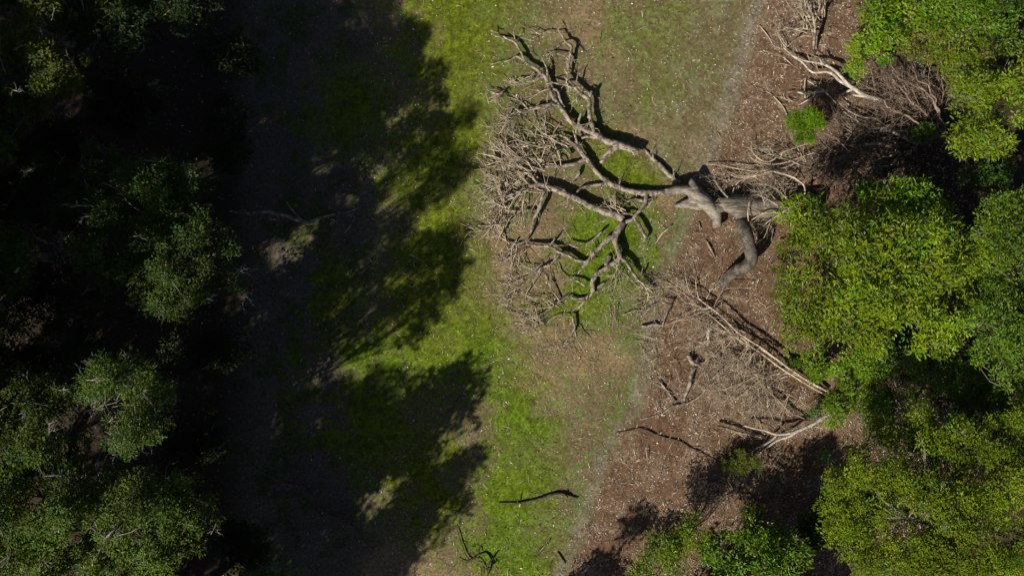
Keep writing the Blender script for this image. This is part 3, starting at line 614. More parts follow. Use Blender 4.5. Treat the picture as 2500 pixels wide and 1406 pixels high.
LIMBS = {
 'A': [[(1630, 469, .62, 9.5), (1589, 472, .7, 9), (1555, 469, .75, 8), (1527, 463, .7, 7.5), (1500, 452, .6, 7.5), (1484, 444, .6, 7.5), (1458, 422, .7, 6.8), (1442, 400, .8, 6.5), (1430, 385, .9, 7)],
       [(1430, 387, .9, 6), (1419, 371, 1.0, 6), (1409, 358, 1.0, 5), (1396, 349, 1.0, 4), (1384, 338, .9, 3.4), (1366, 330, .8, 2.4)],
       [(1412, 360, 1.0, 4.5), (1406, 338, 1.1, 3.5), (1400, 318, 1.0, 2)],
       [(1430, 388, .9, 6), (1415, 396, .85, 5.5), (1401, 401, .8, 5), (1380, 404, .75, 4.8), (1364, 406, .7, 4.5), (1340, 406, .6, 4), (1320, 410, .5, 3.5), (1300, 420, .4, 3), (1280, 432, .35, 2.4)],
       [(1484, 445, .6, 5), (1468, 450, .65, 4), (1450, 452, .7, 3.4), (1421, 458, .8, 3), (1408, 470, .8, 2.6), (1396, 484, .7, 2)],
       [(1398, 446, .5, 3.8), (1404, 436, .6, 4.2), (1412, 425, .7, 4.6), (1413, 414, .8, 3.6)],
       [(1410, 356, 1.0, 3), (1390, 352, .9, 3.2), (1370, 344, .7, 2.8), (1354, 341, .6, 2)],
       [(1392, 380, .6, 3.6), (1384, 370, .7, 3.2), (1374, 363, .6, 2.2)]],
 'B': [[(1560, 372, 1.5, 8), (1545, 368, 1.45, 9.5), (1528, 360, 1.4, 9.8), (1510, 353, 1.35, 10), (1478, 343, 1.3, 9), (1463, 334, 1.25, 8.5), (1450, 325, 1.2, 8), (1419, 312, 1.1, 7.5), (1396, 299, 1.0, 7), (1379, 277, .95, 6.6), (1365, 257, .95, 6.4),
        (1350, 235, 1.0, 5.4), (1339, 212, 1.05, 5), (1333, 190, 1.05, 5), (1313, 172, 1.0, 4.6), (1298, 162, .95, 4.2), (1282, 152, .9, 3.6), (1274, 132, .9, 3.2), (1265, 115, .85, 3.0), (1256, 103, .8, 2.8), (1243, 96, .7, 2.3), (1230, 94, .6, 2), (1218, 89, .5, 1.4)],
       [(1365, 257, .95, 5.6), (1350, 256, .9, 5.6), (1336, 258, .85, 5.4), (1310, 263, .75, 5), (1290, 271, .7, 4.6), (1272, 273, .65, 4), (1258, 267, .6, 3)],
       [(1272, 273, .65, 3), (1262, 284, .5, 2.4), (1248, 290, .4, 2)],
       [(1339, 212, 1.05, 4), (1337, 190, 1.1, 3.5), (1336, 170, 1.2, 2.8), (1328, 150, 1.2, 2), (1322, 138, 1.1, 1.3)],
       [(1282, 152, .9, 2.8), (1262, 138, .85, 2.8), (1247, 146, .7, 2.4), (1231, 151, .5, 1.6)],
       [(1379, 263, .9, 3.0), (1370, 248, .95, 3.6), (1365, 232, .95, 3.8), (1358, 220, .9, 3.4), (1340, 217, .85, 2.6)],
       [(1334, 190, 1.0, 3.4), (1322, 188, .9, 3.2), (1308, 196, .8, 2.8), (1288, 194, .6, 2), (1266, 190, .4, 1.6)]],
 'C': [[(1452, 328, 1.2, 6), (1446, 303, 1.2, 5.8), (1440, 278, 1.2, 5.8), (1439, 258, 1.25, 5.8), (1438, 243, 1.25, 6), (1427, 235, 1.25, 5.5), (1416, 229, 1.2, 5.2), (1406, 218, 1.15, 4.8), (1396, 206, 1.1, 4.4), (1388, 197, 1.0, 4), (1381, 188, .9, 3)],
       [(1398, 207, 1.1, 3), (1378, 208, 1.0, 2.8), (1360, 205, .9, 2.4), (1346, 200, .8, 2)],
       [(1438, 243, 1.25, 3.5), (1442, 230, 1.4, 4.5), (1446, 222, 1.5, 3.2)],
       [(1441, 232, 1.4, 3), (1432, 224, 1.3, 2.2), (1427, 226, 1.2, 1.4)],
       [(1404, 216, 1.1, 2.4), (1408, 200, 1.2, 2), (1411, 185, 1.2, 1.6), (1420, 170, 1.1, 1.2)]],
 'D': [[(1391, 180, .5, 3), (1387, 166, .9, 3.6), (1390, 150, 1.0, 3.8), (1393, 132, 1.05, 3.8), (1396, 116, 1.1, 3.8), (1388, 107, 1.1, 3.4), (1380, 102, 1.0, 3), (1374, 90, .9, 2.4), (1365, 78, .8, 1.8)],
       [(1390, 150, 1.0, 2.4), (1378, 137, .9, 2), (1362, 132, .8, 1.7), (1340, 129, .6, 1.3)],
       [(1382, 104, 1.0, 2), (1370, 107, .9, 1.8), (1360, 116, .6, 1.3)],
       [(1367, 80, .8, 1.6), (1350, 80, .7, 1.6), (1330, 78, .6, 1.4), (1304, 92, .4, 1.1)]],
 'E': [[(1521, 535, .75, 10), (1508, 528, .78, 10.5), (1493, 521, .8, 11), (1474, 516, .85, 10.5), (1456, 509, .9, 9.8), (1438, 501, .95, 9), (1421, 492, 1.0, 8.5), (1396, 480, 1.05, 8.5), (1375, 472, 1.1, 8), (1356, 463, 1.1, 8), (1333, 455, 1.1, 7), (1318, 451, 1.0, 6), (1300, 453, .9, 5), (1286, 460, .8, 4.4), (1270, 466, .7, 4), (1256, 474, .6, 3)],
       [(1340, 456, 1.05, 5.5), (1330, 464, 1.2, 5), (1325, 478, 1.5, 4.8), (1320, 500, 1.5, 4.8), (1312, 520, 1.3, 4.6), (1303, 540, 1.0, 4.4), (1298, 560, .7, 4.2), (1290, 577, .5, 4), (1280, 590, .4, 3.8), (1262, 596, .35, 3.2), (1240, 590, .3, 2)],
       [(1300, 454, .9, 4), (1288, 446, .8, 3.6), (1276, 430, .7, 3.2), (1262, 412, .6, 3), (1245, 400, .6, 2.6)],
       [(1318, 451, 1.0, 4.4), (1306, 440, .9, 3.6), (1296, 422, .8, 3)]],
 'F': [[(1580, 470, .7, 5), (1578, 482, .9, 5.2), (1573, 500, 1.0, 5.4), (1562, 514, 1.0, 5), (1552, 525, .95, 4.6), (1545, 535, .9, 4.6), (1530, 540, .8, 6), (1518, 543, .8, 7)],
       [(1548, 532, .9, 4), (1562, 553, 1.0, 4.8), (1570, 568, 1.0, 4.6), (1576, 580, .95, 4), (1571, 589, .8, 2.6)],
       [(1546, 524, .9, 3), (1530, 521, .9, 3.2), (1515, 523, .9, 2.6)]],
 'G': [[(1522, 542, .85, 8), (1516, 552, .9, 9.5), (1507, 564, .95, 9.5), (1501, 583, 1.0, 9), (1505, 598, 1.0, 8), (1511, 615, 1.05, 7.2), (1513, 630, 1.1, 7.4), (1500, 641, 1.0, 6.8), (1483, 652, .95, 6.6), (1464, 664, .9, 6.6), (1452, 674, .85, 6.6), (1446, 690, .8, 6.6), (1447, 708, .7, 6.4), (1441, 719, .6, 5), (1428, 727, .45, 4), (1405, 729, .4, 3.6), (1384, 724, .4, 3), (1366, 735, .45, 3), (1345, 749, .5, 2.6), (1322, 766, .5, 2.3), (1299, 776, .45, 2), (1270, 769, .4, 1.6), (1242, 762, .3, 1.1)],
       [(1513, 630, 1.1, 6), (1526, 638, 1.1, 5.2), (1536, 650, 1.1, 4.8), (1544, 664, 1.05, 4.4), (1553, 678, 1.0, 4.2), (1562, 686, .95, 4), (1578, 700, .9, 4), (1592, 712, .9, 3.6)],
       [(1479, 648, .8, 4), (1482, 636, .5, 6.5), (1490, 624, .2, 6)],
       [(1457, 703, .3, 3.2), (1467, 695, .4, 3.4), (1478, 689, .4, 2.4)],
       [(1558, 682, 1.0, 2.4), (1566, 668, 1.0, 2.2), (1570, 650, .9, 1.6)],
       [(1366, 735, .45, 2.2), (1356, 720, .6, 1.8), (1346, 706, .7, 1.5), (1338, 690, .6, 1.2)]],
 'H': [[(1496, 578, .8, 5), (1484, 586, .7, 7), (1470, 598, .6, 6.6), (1450, 617, .5, 6.4), (1440, 631, .5, 6), (1430, 644, .6, 5), (1418, 658, .6, 3.4), (1408, 670, .5, 2.4)],
       [(1438, 640, .5, 5.2), (1422, 639, .5, 5), (1404, 634, .6, 4.8), (1388, 624, .7, 4.6), (1370, 617, .8, 4.8), (1356, 609, .8, 4.6), (1342, 601, .8, 4.8), (1320, 601, .75, 4), (1300, 598, .7, 3.8), (1284, 596, .6, 3.2)],
       [(1368, 618, .8, 4), (1354, 634, .9, 3.6), (1344, 647, .9, 3.4), (1326, 652, .8, 3), (1304, 668, .7, 2.6), (1290, 684, .6, 2.4), (1272, 700, .5, 1.7), (1256, 716, .4, 1.2)],
       [(1342, 601, .8, 2.8), (1350, 590, 1.0, 2.4), (1358, 578, 1.0, 1.5)],
       [(1496, 576, .8, 4), (1482, 582, .8, 4.5), (1472, 592, .7, 4)]],
 'I': [[(1471, 564, 1.0, 2.6), (1462, 572, 1.0, 3.2), (1450, 584, .95, 3.2), (1434, 596, .9, 3), (1416, 603, .85, 2.8), (1398, 600, .8, 2.6), (1388, 594, .7, 2)],
       [(1428, 698, .9, 3), (1414, 688, .8, 2.8), (1398, 682, .6, 2.3), (1382, 680, .5, 1.8), (1366, 662, .4, 1.2), (1358, 645, .4, .9)]],
 'J': [[(1658, 449, .45, 8), (1646, 439, .4, 7), (1632, 424, .32, 7), (1614, 406, .28, 7.2), (1602, 395, .22, 6.5), (1590, 384, .16, 5), (1575, 366, .1, 3), (1562, 352, .06, 2)]],
 'K': [[(1512, 356, 1.1, 8), (1500, 362, .7, 9), (1484, 375, .4, 8.5), (1472, 390, .2, 7), (1466, 398, .12, 4)],
       [(1419, 330, .9, 3.4), (1413, 312, 1.1, 4), (1414, 292, 1.5, 4), (1419, 276, 1.8, 3.6)],
       [(1464, 336, 1.1, 4.6), (1448, 335, 1.0, 4.2), (1432, 333, .9, 3.8), (1420, 337, .8, 3)]],
 'L': [[(1578, 492, .35, 4), (1562, 489, .3, 4.4), (1545, 487, .25, 4), (1530, 494, .2, 2.8), (1522, 500, .12, 1.5)],
       [(1303, 514, .25, 3.6), (1292, 512, .3, 4), (1280, 514, .3, 3)]],
 'N': [[(1399, 772, .6, 3.2), (1400, 786, .6, 3), (1404, 800, .5, 2.8), (1396, 815, .35, 3), (1386, 828, .25, 2.8), (1378, 840, .15, 2)],
       [(1399, 773, .6, 2), (1382, 772, .5, 1.6), (1356, 771, .3, 1.2), (1340, 784, .2, 1.4), (1320, 796, .15, 1.2), (1298, 801, .1, .8)]],
}
# twig fans: limb key -> (px, py, h, angle, spread, count, length_px, radius_px, depth)
FANS = {
 'B': [(1222, 90, .5, 160, 40, 3, 26, 1, 1), (1248, 97, .8, 120, 60, 3, 24, .9, 1), (1232, 150, .5, 190, 40, 4, 26, 1, 1), (1262, 268, .6, 190, 60, 7, 60, 1.2, 2), (1250, 290, .4, 215, 50, 5, 60, 1.3, 2), (1268, 190, .4, 185, 50, 5, 55, 1.1, 2),
       (1300, 196, .7, 200, 70, 7, 60, 1.2, 2), (1310, 263, .8, 170, 80, 5, 60, 1.1, 2), (1336, 258, .9, 240, 60, 3, 50, .9, 1), (1285, 272, .7, 150, 60, 5, 75, 1.4, 2), (1313, 172, 1, 200, 60, 4, 45, 1, 2), (1340, 217, .8, 200, 60, 4, 60, 1.2, 2), (1282, 152, .9, 230, 50, 3, 34, .9, 1), (1240, 225, .5, 200, 90, 9, 55, 1.2, 2)],
 'C': [(1381, 188, .9, 110, 60, 4, 34, 1, 1), (1346, 200, .8, 180, 60, 3, 40, 1, 1), (1410, 230, 1.1, 250, 60, 4, 40, .9, 1), (1438, 300, 1.2, 230, 60, 3, 40, .8, 1), (1390, 212, 1, 260, 50, 3, 35, 1, 1)],
 'D': [(1340, 129, .6, 200, 60, 3, 30, .9, 1), (1310, 88, .4, 190, 50, 5, 38, 1, 2), (1365, 78, .8, 130, 60, 3, 24, .8, 1), (1360, 116, .6, 220, 50, 3, 26, .8, 1), (1385, 130, .8, 230, 60, 3, 40, .9, 1)],
 'A': [(1366, 330, .8, 160, 60, 6, 60, 1.3, 2), (1400, 318, 1, 110, 60, 4, 36, 1.1, 1), (1300, 420, .4, 165, 70, 11, 80, 1.5, 2), (1280, 432, .4, 180, 70, 10, 90, 1.5, 2), (1354, 341, .6, 170, 60, 8, 80, 1.4, 2), (1364, 404, .7, 150, 50, 9, 80, 1.4, 2),
       (1330, 407, .6, 160, 60, 10, 85, 1.5, 2), (1320, 360, .6, 175, 70, 12, 90, 1.5, 2), (1396, 484, .7, 250, 60, 3, 45, 1, 1), (1505, 450, .6, 100, 50, 4, 40, .7, 1), (1374, 363, .6, 170, 70, 7, 80, 1.4, 2), (1270, 380, .5, 180, 80, 16, 80, 1.5, 2), (1290, 350, .5, 165, 70, 12, 80, 1.3, 2), (1220, 395, .5, 185, 80, 14, 60, 1.5, 2), (1340, 320, .5, 140, 70, 8, 55, .9, 2)],
 'E': [(1256, 474, .6, 190, 70, 12, 80, 1.6, 2), (1270, 466, .7, 200, 60, 10, 80, 1.5, 2), (1245, 400, .6, 170, 70, 9, 70, 1.5, 2), (1296, 422, .8, 160, 60, 8, 70, 1.4, 2), (1286, 460, .8, 230, 60, 7, 70, 1.3, 2), (1240, 590, .3, 180, 60, 6, 50, 1.3, 2), (1262, 596, .3, 260, 35, 9, 75, 1.5, 2),
       (1325, 470, 1, 215, 50, 7, 75, 1.3, 2), (1235, 500, .5, 185, 60, 14, 80, 1.6, 2), (1230, 540, .4, 195, 60, 11, 70, 1.6, 2), (1395, 490, .9, 255, 30, 2, 60, 1, 1), (1260, 520, .4, 210, 60, 8, 60, 1.5, 2), (1215, 450, .5, 190, 80, 12, 55, 1.4, 2), (1350, 470, .9, 60, 60, 4, 50, 1.2, 1)],
 'F': [(1573, 500, 1, 60, 60, 3, 36, .8, 1), (1530, 521, .9, 110, 50, 9, 60, .9, 2), (1571, 589, .8, 250, 40, 2, 18, .8, 1), (1500, 510, .9, 140, 60, 6, 55, .9, 2)],
 'G': [(1242, 762, .3, 170, 50, 3, 30, .8, 1), (1299, 776, .4, 150, 60, 5, 60, .9, 2), (1338, 690, .5, 130, 60, 4, 45, .9, 1), (1345, 749, .5, 160, 60, 6, 70, .9, 2), (1366, 735, .5, 200, 70, 5, 70, .9, 2), (1592, 712, .9, 300, 60, 3, 20, 1, 1), (1570, 650, .9, 80, 50, 3, 34, .8, 1), (1500, 641, .9, 280, 60, 8, 85, 1, 2),
       (1560, 690, .9, 265, 60, 7, 80, 1.1, 2), (1530, 650, 1, 250, 50, 5, 70, .9, 2), (1428, 727, .4, 250, 60, 5, 60, .9, 1), (1300, 740, .3, 180, 90, 12, 60, .9, 2), (1270, 700, .3, 190, 80, 10, 55, .9, 2)],
 'H': [(1256, 716, .4, 220, 60, 5, 50, 1, 2), (1284, 596, .6, 190, 60, 5, 50, 1.1, 2), (1408, 670, .5, 230, 50, 3, 45, 1, 1), (1358, 578, .9, 70, 50, 3, 26, .8, 1), (1304, 668, .6, 200, 70, 6, 60, 1, 2), (1290, 684, .5, 230, 60, 6, 60, 1, 2), (1326, 652, .7, 210, 60, 5, 60, .9, 2), (1260, 660, .4, 200, 80, 9, 50, 1, 2)],
 'I': [(1388, 594, .7, 140, 60, 4, 40, .9, 1), (1358, 645, .4, 120, 60, 3, 40, .8, 1), (1434, 596, .9, 260, 40, 3, 40, 1, 1)],
 'J': [(1590, 384, .2, 120, 60, 4, 30, .7, 1), (1640, 432, .4, 60, 40, 2, 26, .7, 1)],
 'L': [(1530, 494, .2, 200, 60, 3, 24, .8, 1), (1280, 514, .3, 170, 50, 3, 26, .8, 1)],
 'N': [(1378, 840, .15, 235, 40, 3, 40, 1, 1), (1320, 796, .15, 160, 60, 4, 45, .9, 2), (1404, 800, .4, 250, 40, 2, 50, 1, 1), (1299, 801, .1, 200, 60, 4, 50, .9, 2)],
}
LIFT = {'A': .42, 'B': .42, 'C': .5, 'D': .5, 'E': .45, 'F': .5, 'G': .48, 'H': .5, 'I': .5, 'J': .5, 'K': .42, 'L': .8, 'N': .5}
for key, specs in LIMBS.items():
    specs = [[(a, b, max(h * LIFT[key] * .66, r * S * .7), r * .88) for a, b, h, r in sp_] for sp_ in specs]
    paths = [traced(s, .10, .05, rngT) for s in specs]
    lo = part('limb', paths, 'dead', FT, fl, 12, .26, ord(key))
    tw = []
    for (px, py, h, a, sp, n, L, r, dep) in FANS.get(key, []):
        for _ in range(max(2, int(n * .55))):
            q = P(px + rngT.normal(0, 7), py + rngT.normal(0, 7), max(.04, h * LIFT[key] + rngT.normal(0, .09)))
            grow(rngT, q, ang(a + rngT.normal(0, sp * .55), rngT.normal(0, .25)), L * S * rngT.uniform(.55, 1.15), r * S * rngT.uniform(.7, 1.8), dep, tw, .5, 3, grav=.15)
    for p_, r_ in paths:          # short side spurs all along the limbs
        for _ in range(int(len(p_) * .10)):
            k_ = rngT.integers(1, len(p_)); grow(rngT, p_[k_], ang(rngT.uniform(0, 360), .3), rngT.uniform(.12, .5), .012 + r_[k_] * .1, 1, tw, .9, 2)
    if tw:
        v, f = tubes(tw, 4); mesh_np('twigs', v - fl, f, M['twig'], lo, smooth=True)

def lying(name, label, cat, specs, mat, fans=(), group=None, seed=0, sides=8, twigmat='twig', wob=.14, curl=.5, partname='stem', jit=.04, split=False):
    """a dead thing lying on the ground: traced stems, then fans of twigs"""
    rng = np.random.default_rng(seed + 300)
    o0 = np.array(P(*specs[0][0][:2], 0))
    root = empty(name, o0, label, cat, group)
    paths = [traced(s, .12, jit, rng) for s in specs]
    if split:
        for k_, p_ in enumerate(paths): part(partname, [p_], mat, root, o0, sides, wob, seed + k_)
    else: part(partname, paths, mat, root, o0, sides, wob, seed)
    tw = []
    for (px, py, h, a, sp, n, L, r, dep) in fans:
        for _ in range(max(2, int(n * .8))):
            q = P(px + rng.normal(0, 14), py + rng.normal(0, 14), max(.04, h + rng.normal(0, .12)))
            grow(rng, q, ang(a + rng.normal(0, sp * .6), rng.normal(0, .18)), L * S * rng.uniform(.4, 1.35), r * S * rng.choice([.65, .85, 1.0, 1.5]), dep, tw, curl, 3, grav=.1)
    if tw:
        v, f = tubes(tw, 4); mesh_np('twigs', v - o0, f, M[twigmat], root, smooth=True)
    return root

lying('bent_log', 'thick grey bent log arching down beside the fallen trunk, right of the root fork', 'log',
      [[(1810, 536, .25, 12), (1815, 548, .75, 16), (1820, 565, 1.0, 17), (1824, 585, 1.1, 16), (1830, 605, 1.1, 15.5), (1835, 622, 1.05, 15.5), (1831, 640, .95, 15.5), (1815, 652, .8, 15), (1795, 662, .6, 14), (1778, 676, .42, 13), (1764, 694, .3, 12)]],
      'oldwood', [], None, 1, 20, wob=.16, partname='shaft', jit=.02)

G_S = 'dead branches lying on the dry bed and bank'
lying('fallen_branch', 'pale barkless forked branch lying below the yellow-green shrub', 'branch',
      [[(2156, 247, .45, 6.5), (2130, 240, .5, 6), (2107, 232, .5, 5.6), (2083, 215, .55, 5), (2065, 206, .55, 4.5), (2049, 198, .5, 4.2), (2035, 183, .5, 3.6), (2018, 176, .45, 3), (1984, 177, .4, 2.5), (1960, 154, .35, 2), (1936, 138, .3, 1.7), (1913, 116, .2, 1.2)],
       [(2078, 212, .55, 4), (2059, 194, .7, 4), (2039, 173, .7, 3.5), (2015, 159, .6, 3), (1995, 154, .5, 2.5), (1960, 148, .4, 1.6), (1937, 137, .3, 1.3)],
       [(2083, 217, .5, 3.6), (2068, 224, .4, 3), (2053, 232, .3, 2.4)], [(2122, 238, .5, 3), (2100, 235, .4, 2.6), (2082, 232, .3, 2)], [(2015, 160, .6, 2.4), (2006, 153, .7, 2), (2001, 143, .7, 1.4)]],
      'palewood', [(1913, 116, .2, 130, 50, 8, 50, .9, 2), (1937, 137, .3, 180, 60, 6, 50, .8, 2), (1984, 177, .4, 200, 60, 4, 40, .8, 1), (2020, 165, .5, 120, 50, 4, 40, 1, 1)], G_S, 2, twigmat='twig')
lying('fallen_branch', 'thin pale crossed sticks lying left of the pale forked branch', 'branch',
      [[(2020, 223, .35, 2.6), (1990, 226, .35, 2.4), (1965, 229, .3, 2.4), (1947, 225, .2, 1.6)], [(2000, 215, .3, 1.8), (1985, 236, .3, 2.3), (1970, 246, .25, 2), (1955, 255, .15, 1.4)], [(2040, 250, .3, 1.8), (2010, 222, .35, 2), (1990, 208, .3, 2), (1972, 197, .2, 1.5)],
       [(1966, 190, .2, 1), (1964, 215, .2, 1.3), (1966, 240, .2, 1.2)]],
      'palewood', [(1960, 240, .2, 220, 70, 5, 35, .8, 1), (2030, 240, .3, 320, 50, 5, 50, .9, 1)], G_S, 3)
lying('dead_sapling', 'bare upright dead sapling with many thin stems at the top edge', 'dead sapling',
      [[(1986, 122, .1, 2.6), (1987, 100, .5, 3.4), (1990, 70, .9, 3.4), (1985, 40, 1.2, 3), (1972, 10, 1.4, 2.4), (1960, -30, 1.5, 2)],
       [(1992, 120, .1, 2), (1993, 95, .5, 2.6), (1989, 60, 1, 2.4), (1998, 30, 1.3, 2), (2006, -10, 1.5, 1.6)],
       [(1988, 70, .9, 2.6), (1976, 72, .8, 2.4), (1950, 70, .6, 2.4), (1936, 75, .5, 2), (1920, 78, .4, 1.4)],
       [(1986, 90, .6, 2), (1965, 88, .5, 1.8), (1945, 95, .4, 1.8), (1924, 113, .3, 1.2)],
       [(1984, 48, 1, 2), (1965, 51, .8, 2), (1935, 64, .5, 1.3)]],
      'dead', [(1986, 60, .9, 105, 35, 14, 85, 1.2, 2), (1990, 30, 1.1, 110, 30, 14, 70, 1.1, 2), (1975, 20, 1.2, 120, 30, 8, 60, 1, 2), (1990, 100, .5, 30, 50, 5, 50, .9, 1), (1930, 78, .4, 170, 60, 5, 30, .8, 1)], None, 4)
lying('brush_pile', 'dense brown heap of dead brush between the pale forked branch and the tall bright crown', 'brush pile',
      [[(2330, 345, .4, 3), (2280, 300, .7, 2.6), (2230, 250, 1.0, 2.2), (2180, 200, 1.1, 1.6), (2150, 165, 1.1, 1.2)], [(2310, 335, .4, 2.6), (2260, 310, .8, 2.4), (2200, 280, 1.1, 2), (2140, 240, 1.1, 1.4)],
       [(2320, 330, .4, 2.6), (2290, 270, .8, 2.2), (2260, 210, 1.1, 1.8), (2230, 170, 1.1, 1.2)], [(2320, 350, .4, 2.6), (2270, 240, .8, 2.2), (2200, 190, 1.1, 1.8), (2170, 150, 1.1, 1.2)]],
      'browntwig', [(2290, 320, .5, 150, 40, 24, 110, 1.0, 2), (2240, 280, .8, 155, 45, 30, 90, .95, 2), (2200, 240, .9, 150, 60, 28, 70, .9, 2), (2260, 230, .9, 135, 60, 20, 70, .9, 2), (2170, 260, .7, 165, 70, 24, 60, .8, 2), (2240, 190, .4, 150, 90, 16, 60, .8, 2), (2140, 210, .5, 180, 90, 16, 60, .8, 2), (2280, 260, .5, 120, 60, 16, 70, .9, 2)],
      None, 5, twigmat='browntwig', curl=.6, jit=.5)
lying('dead_bush', 'pale dead fallen bush with stems sweeping left from the dark gap', 'dead bush',
      [[(2240, 352, .3, 4), (2205, 335, .5, 4), (2170, 318, .6, 3.4), (2140, 312, .6, 3), (2100, 300, .5, 2.2), (2060, 272, .4, 1.6)], [(2235, 348, .3, 3), (2190, 325, .5, 3), (2150, 320, .6, 2.6), (2100, 325, .5, 2), (2050, 330, .4, 1.5)],
       [(2180, 360, .5, 3), (2150, 350, .6, 4), (2120, 353, .6, 4), (2080, 356, .5, 3), (2050, 352, .4, 2)], [(2200, 372, .5, 2.4), (2160, 382, .5, 2.2), (2120, 372, .5, 2.4), (2070, 382, .4, 2), (2030, 395, .3, 1.4)],
       [(2200, 375, .6, 2), (2180, 400, .6, 2), (2150, 408, .5, 2), (2110, 420, .4, 1.6)], [(2170, 318, .5, 2), (2140, 290, .5, 2), (2100, 285, .5, 2), (2060, 262, .4, 1.6), (2040, 240, .4, 1.2)]],
      'dead', [(2200, 335, .5, 175, 30, 22, 110, 1.1, 2), (2140, 330, .5, 180, 40, 22, 90, 1.0, 2), (2100, 360, .5, 185, 40, 24, 90, 1.0, 2), (2080, 310, .4, 170, 40, 18, 80, 1, 2), (2040, 380, .3, 190, 50, 22, 80, .9, 2), (2150, 390, .4, 195, 40, 18, 90, .9, 2), (2060, 420, .3, 190, 50, 22, 80, .8, 2), (2110, 440, .3, 180, 60, 16, 70, .8, 2)],
      None, 6, twigmat='browntwig', curl=.45)
lying('dead_bush', 'arching dry bush with curved hoop stems above the fallen trunk', 'dead bush',
      [[(1975, 350, .5, 1.6), (1955, 356, .5, 1.7), (1910, 373, .6, 1.7), (1885, 392, .6, 1.7), (1865, 394, .6, 1.6), (1845, 381, .5, 1.5), (1834, 360, .4, 1.2), (1838, 340, .3, .9)],
       [(1990, 372, .5, 1.5), (1955, 384, .5, 1.5), (1907, 399, .5, 1.5), (1870, 400, .5, 1.4), (1840, 390, .5, 1.2), (1826, 372, .3, 1)],
       [(1970, 380, .5, 1.5), (1940, 398, .5, 1.6), (1913, 410, .6, 1.6), (1880, 414, .6, 1.5), (1842, 418, .5, 1.5), (1800, 412, .4, 1.3), (1760, 404, .3, 1.2), (1725, 401, .15, 1)],
       [(1964, 485, .5, 2), (1964, 455, .7, 2), (1948, 440, .8, 2.4), (1930, 430, .8, 2.6), (1905, 423, .8, 2.4), (1881, 418, .7, 2.2), (1858, 426, .6, 2), (1833, 431, .5, 2), (1799, 433, .4, 1.6), (1775, 420, .3, 1.2)],
       [(1881, 419, .7, 1.6), (1892, 436, .6, 1.6), (1900, 455, .5, 1.5), (1898, 472, .4, 1.2)], [(1833, 431, .5, 1.5), (1806, 442, .5, 1.4), (1792, 460, .5, 1.4), (1788, 478, .5, 1.2)]],
      'twig', [(1800, 432, .4, 170, 50, 8, 70, .8, 2), (1850, 420, .5, 185, 50, 12, 80, .8, 2), (1900, 410, .5, 190, 60, 14, 90, .8, 2), (1940, 440, .6, 200, 60, 14, 90, .8, 2), (1780, 440, .3, 200, 60, 8, 50, .7, 2), (1940, 470, .6, 210, 50, 10, 90, .8, 2), (1960, 400, .4, 170, 60, 14, 80, .8, 2), (1880, 350, .2, 190, 80, 10, 50, .7, 1), (1850, 460, .3, 200, 70, 8, 60, .7, 2)],
      None, 7, twigmat='twig', curl=.5, jit=.02)
lying('dead_bush', 'dry thin branches lying crossed over the fallen trunk', 'dead bush',
      [[(1960, 520, 1.15, 1.6), (1920, 512, 1.2, 1.6), (1880, 490, 1.25, 1.5), (1850, 475, 1.2, 1.3)], [(1970, 480, 1.2, 1.5), (1940, 500, 1.25, 1.8), (1900, 525, 1.2, 1.6), (1870, 545, .9, 1.4)], [(1980, 540, .9, 1.5), (1920, 523, 1.2, 1.5), (1870, 520, 1.2, 1.3), (1830, 540, .9, 1.2)],
       [(1846, 570, .5, 1.4), (1830, 548, .9, 1.3), (1826, 520, 1.2, 1.2), (1830, 490, 1.25, 1)]],
      'twig', [(1940, 505, 1.2, 190, 60, 16, 80, .8, 2), (1890, 520, 1.1, 200, 70, 10, 70, .75, 2), (1850, 540, .8, 250, 70, 8, 55, .75, 2), (1880, 555, .3, 240, 70, 8, 60, .75, 2), (1900, 480, 1.1, 160, 60, 8, 60, .7, 2)], None, 8, jit=.02)
lying('fallen_branch', 'straight brown broken stake leaning against the fallen trunk', 'branch', [[(1742, 434, .1, 3), (1752, 450, .3, 3.6), (1764, 467, .8, 3.2), (1777, 482, 1.1, 2.2)]], 'dead', [], G_S, 9)
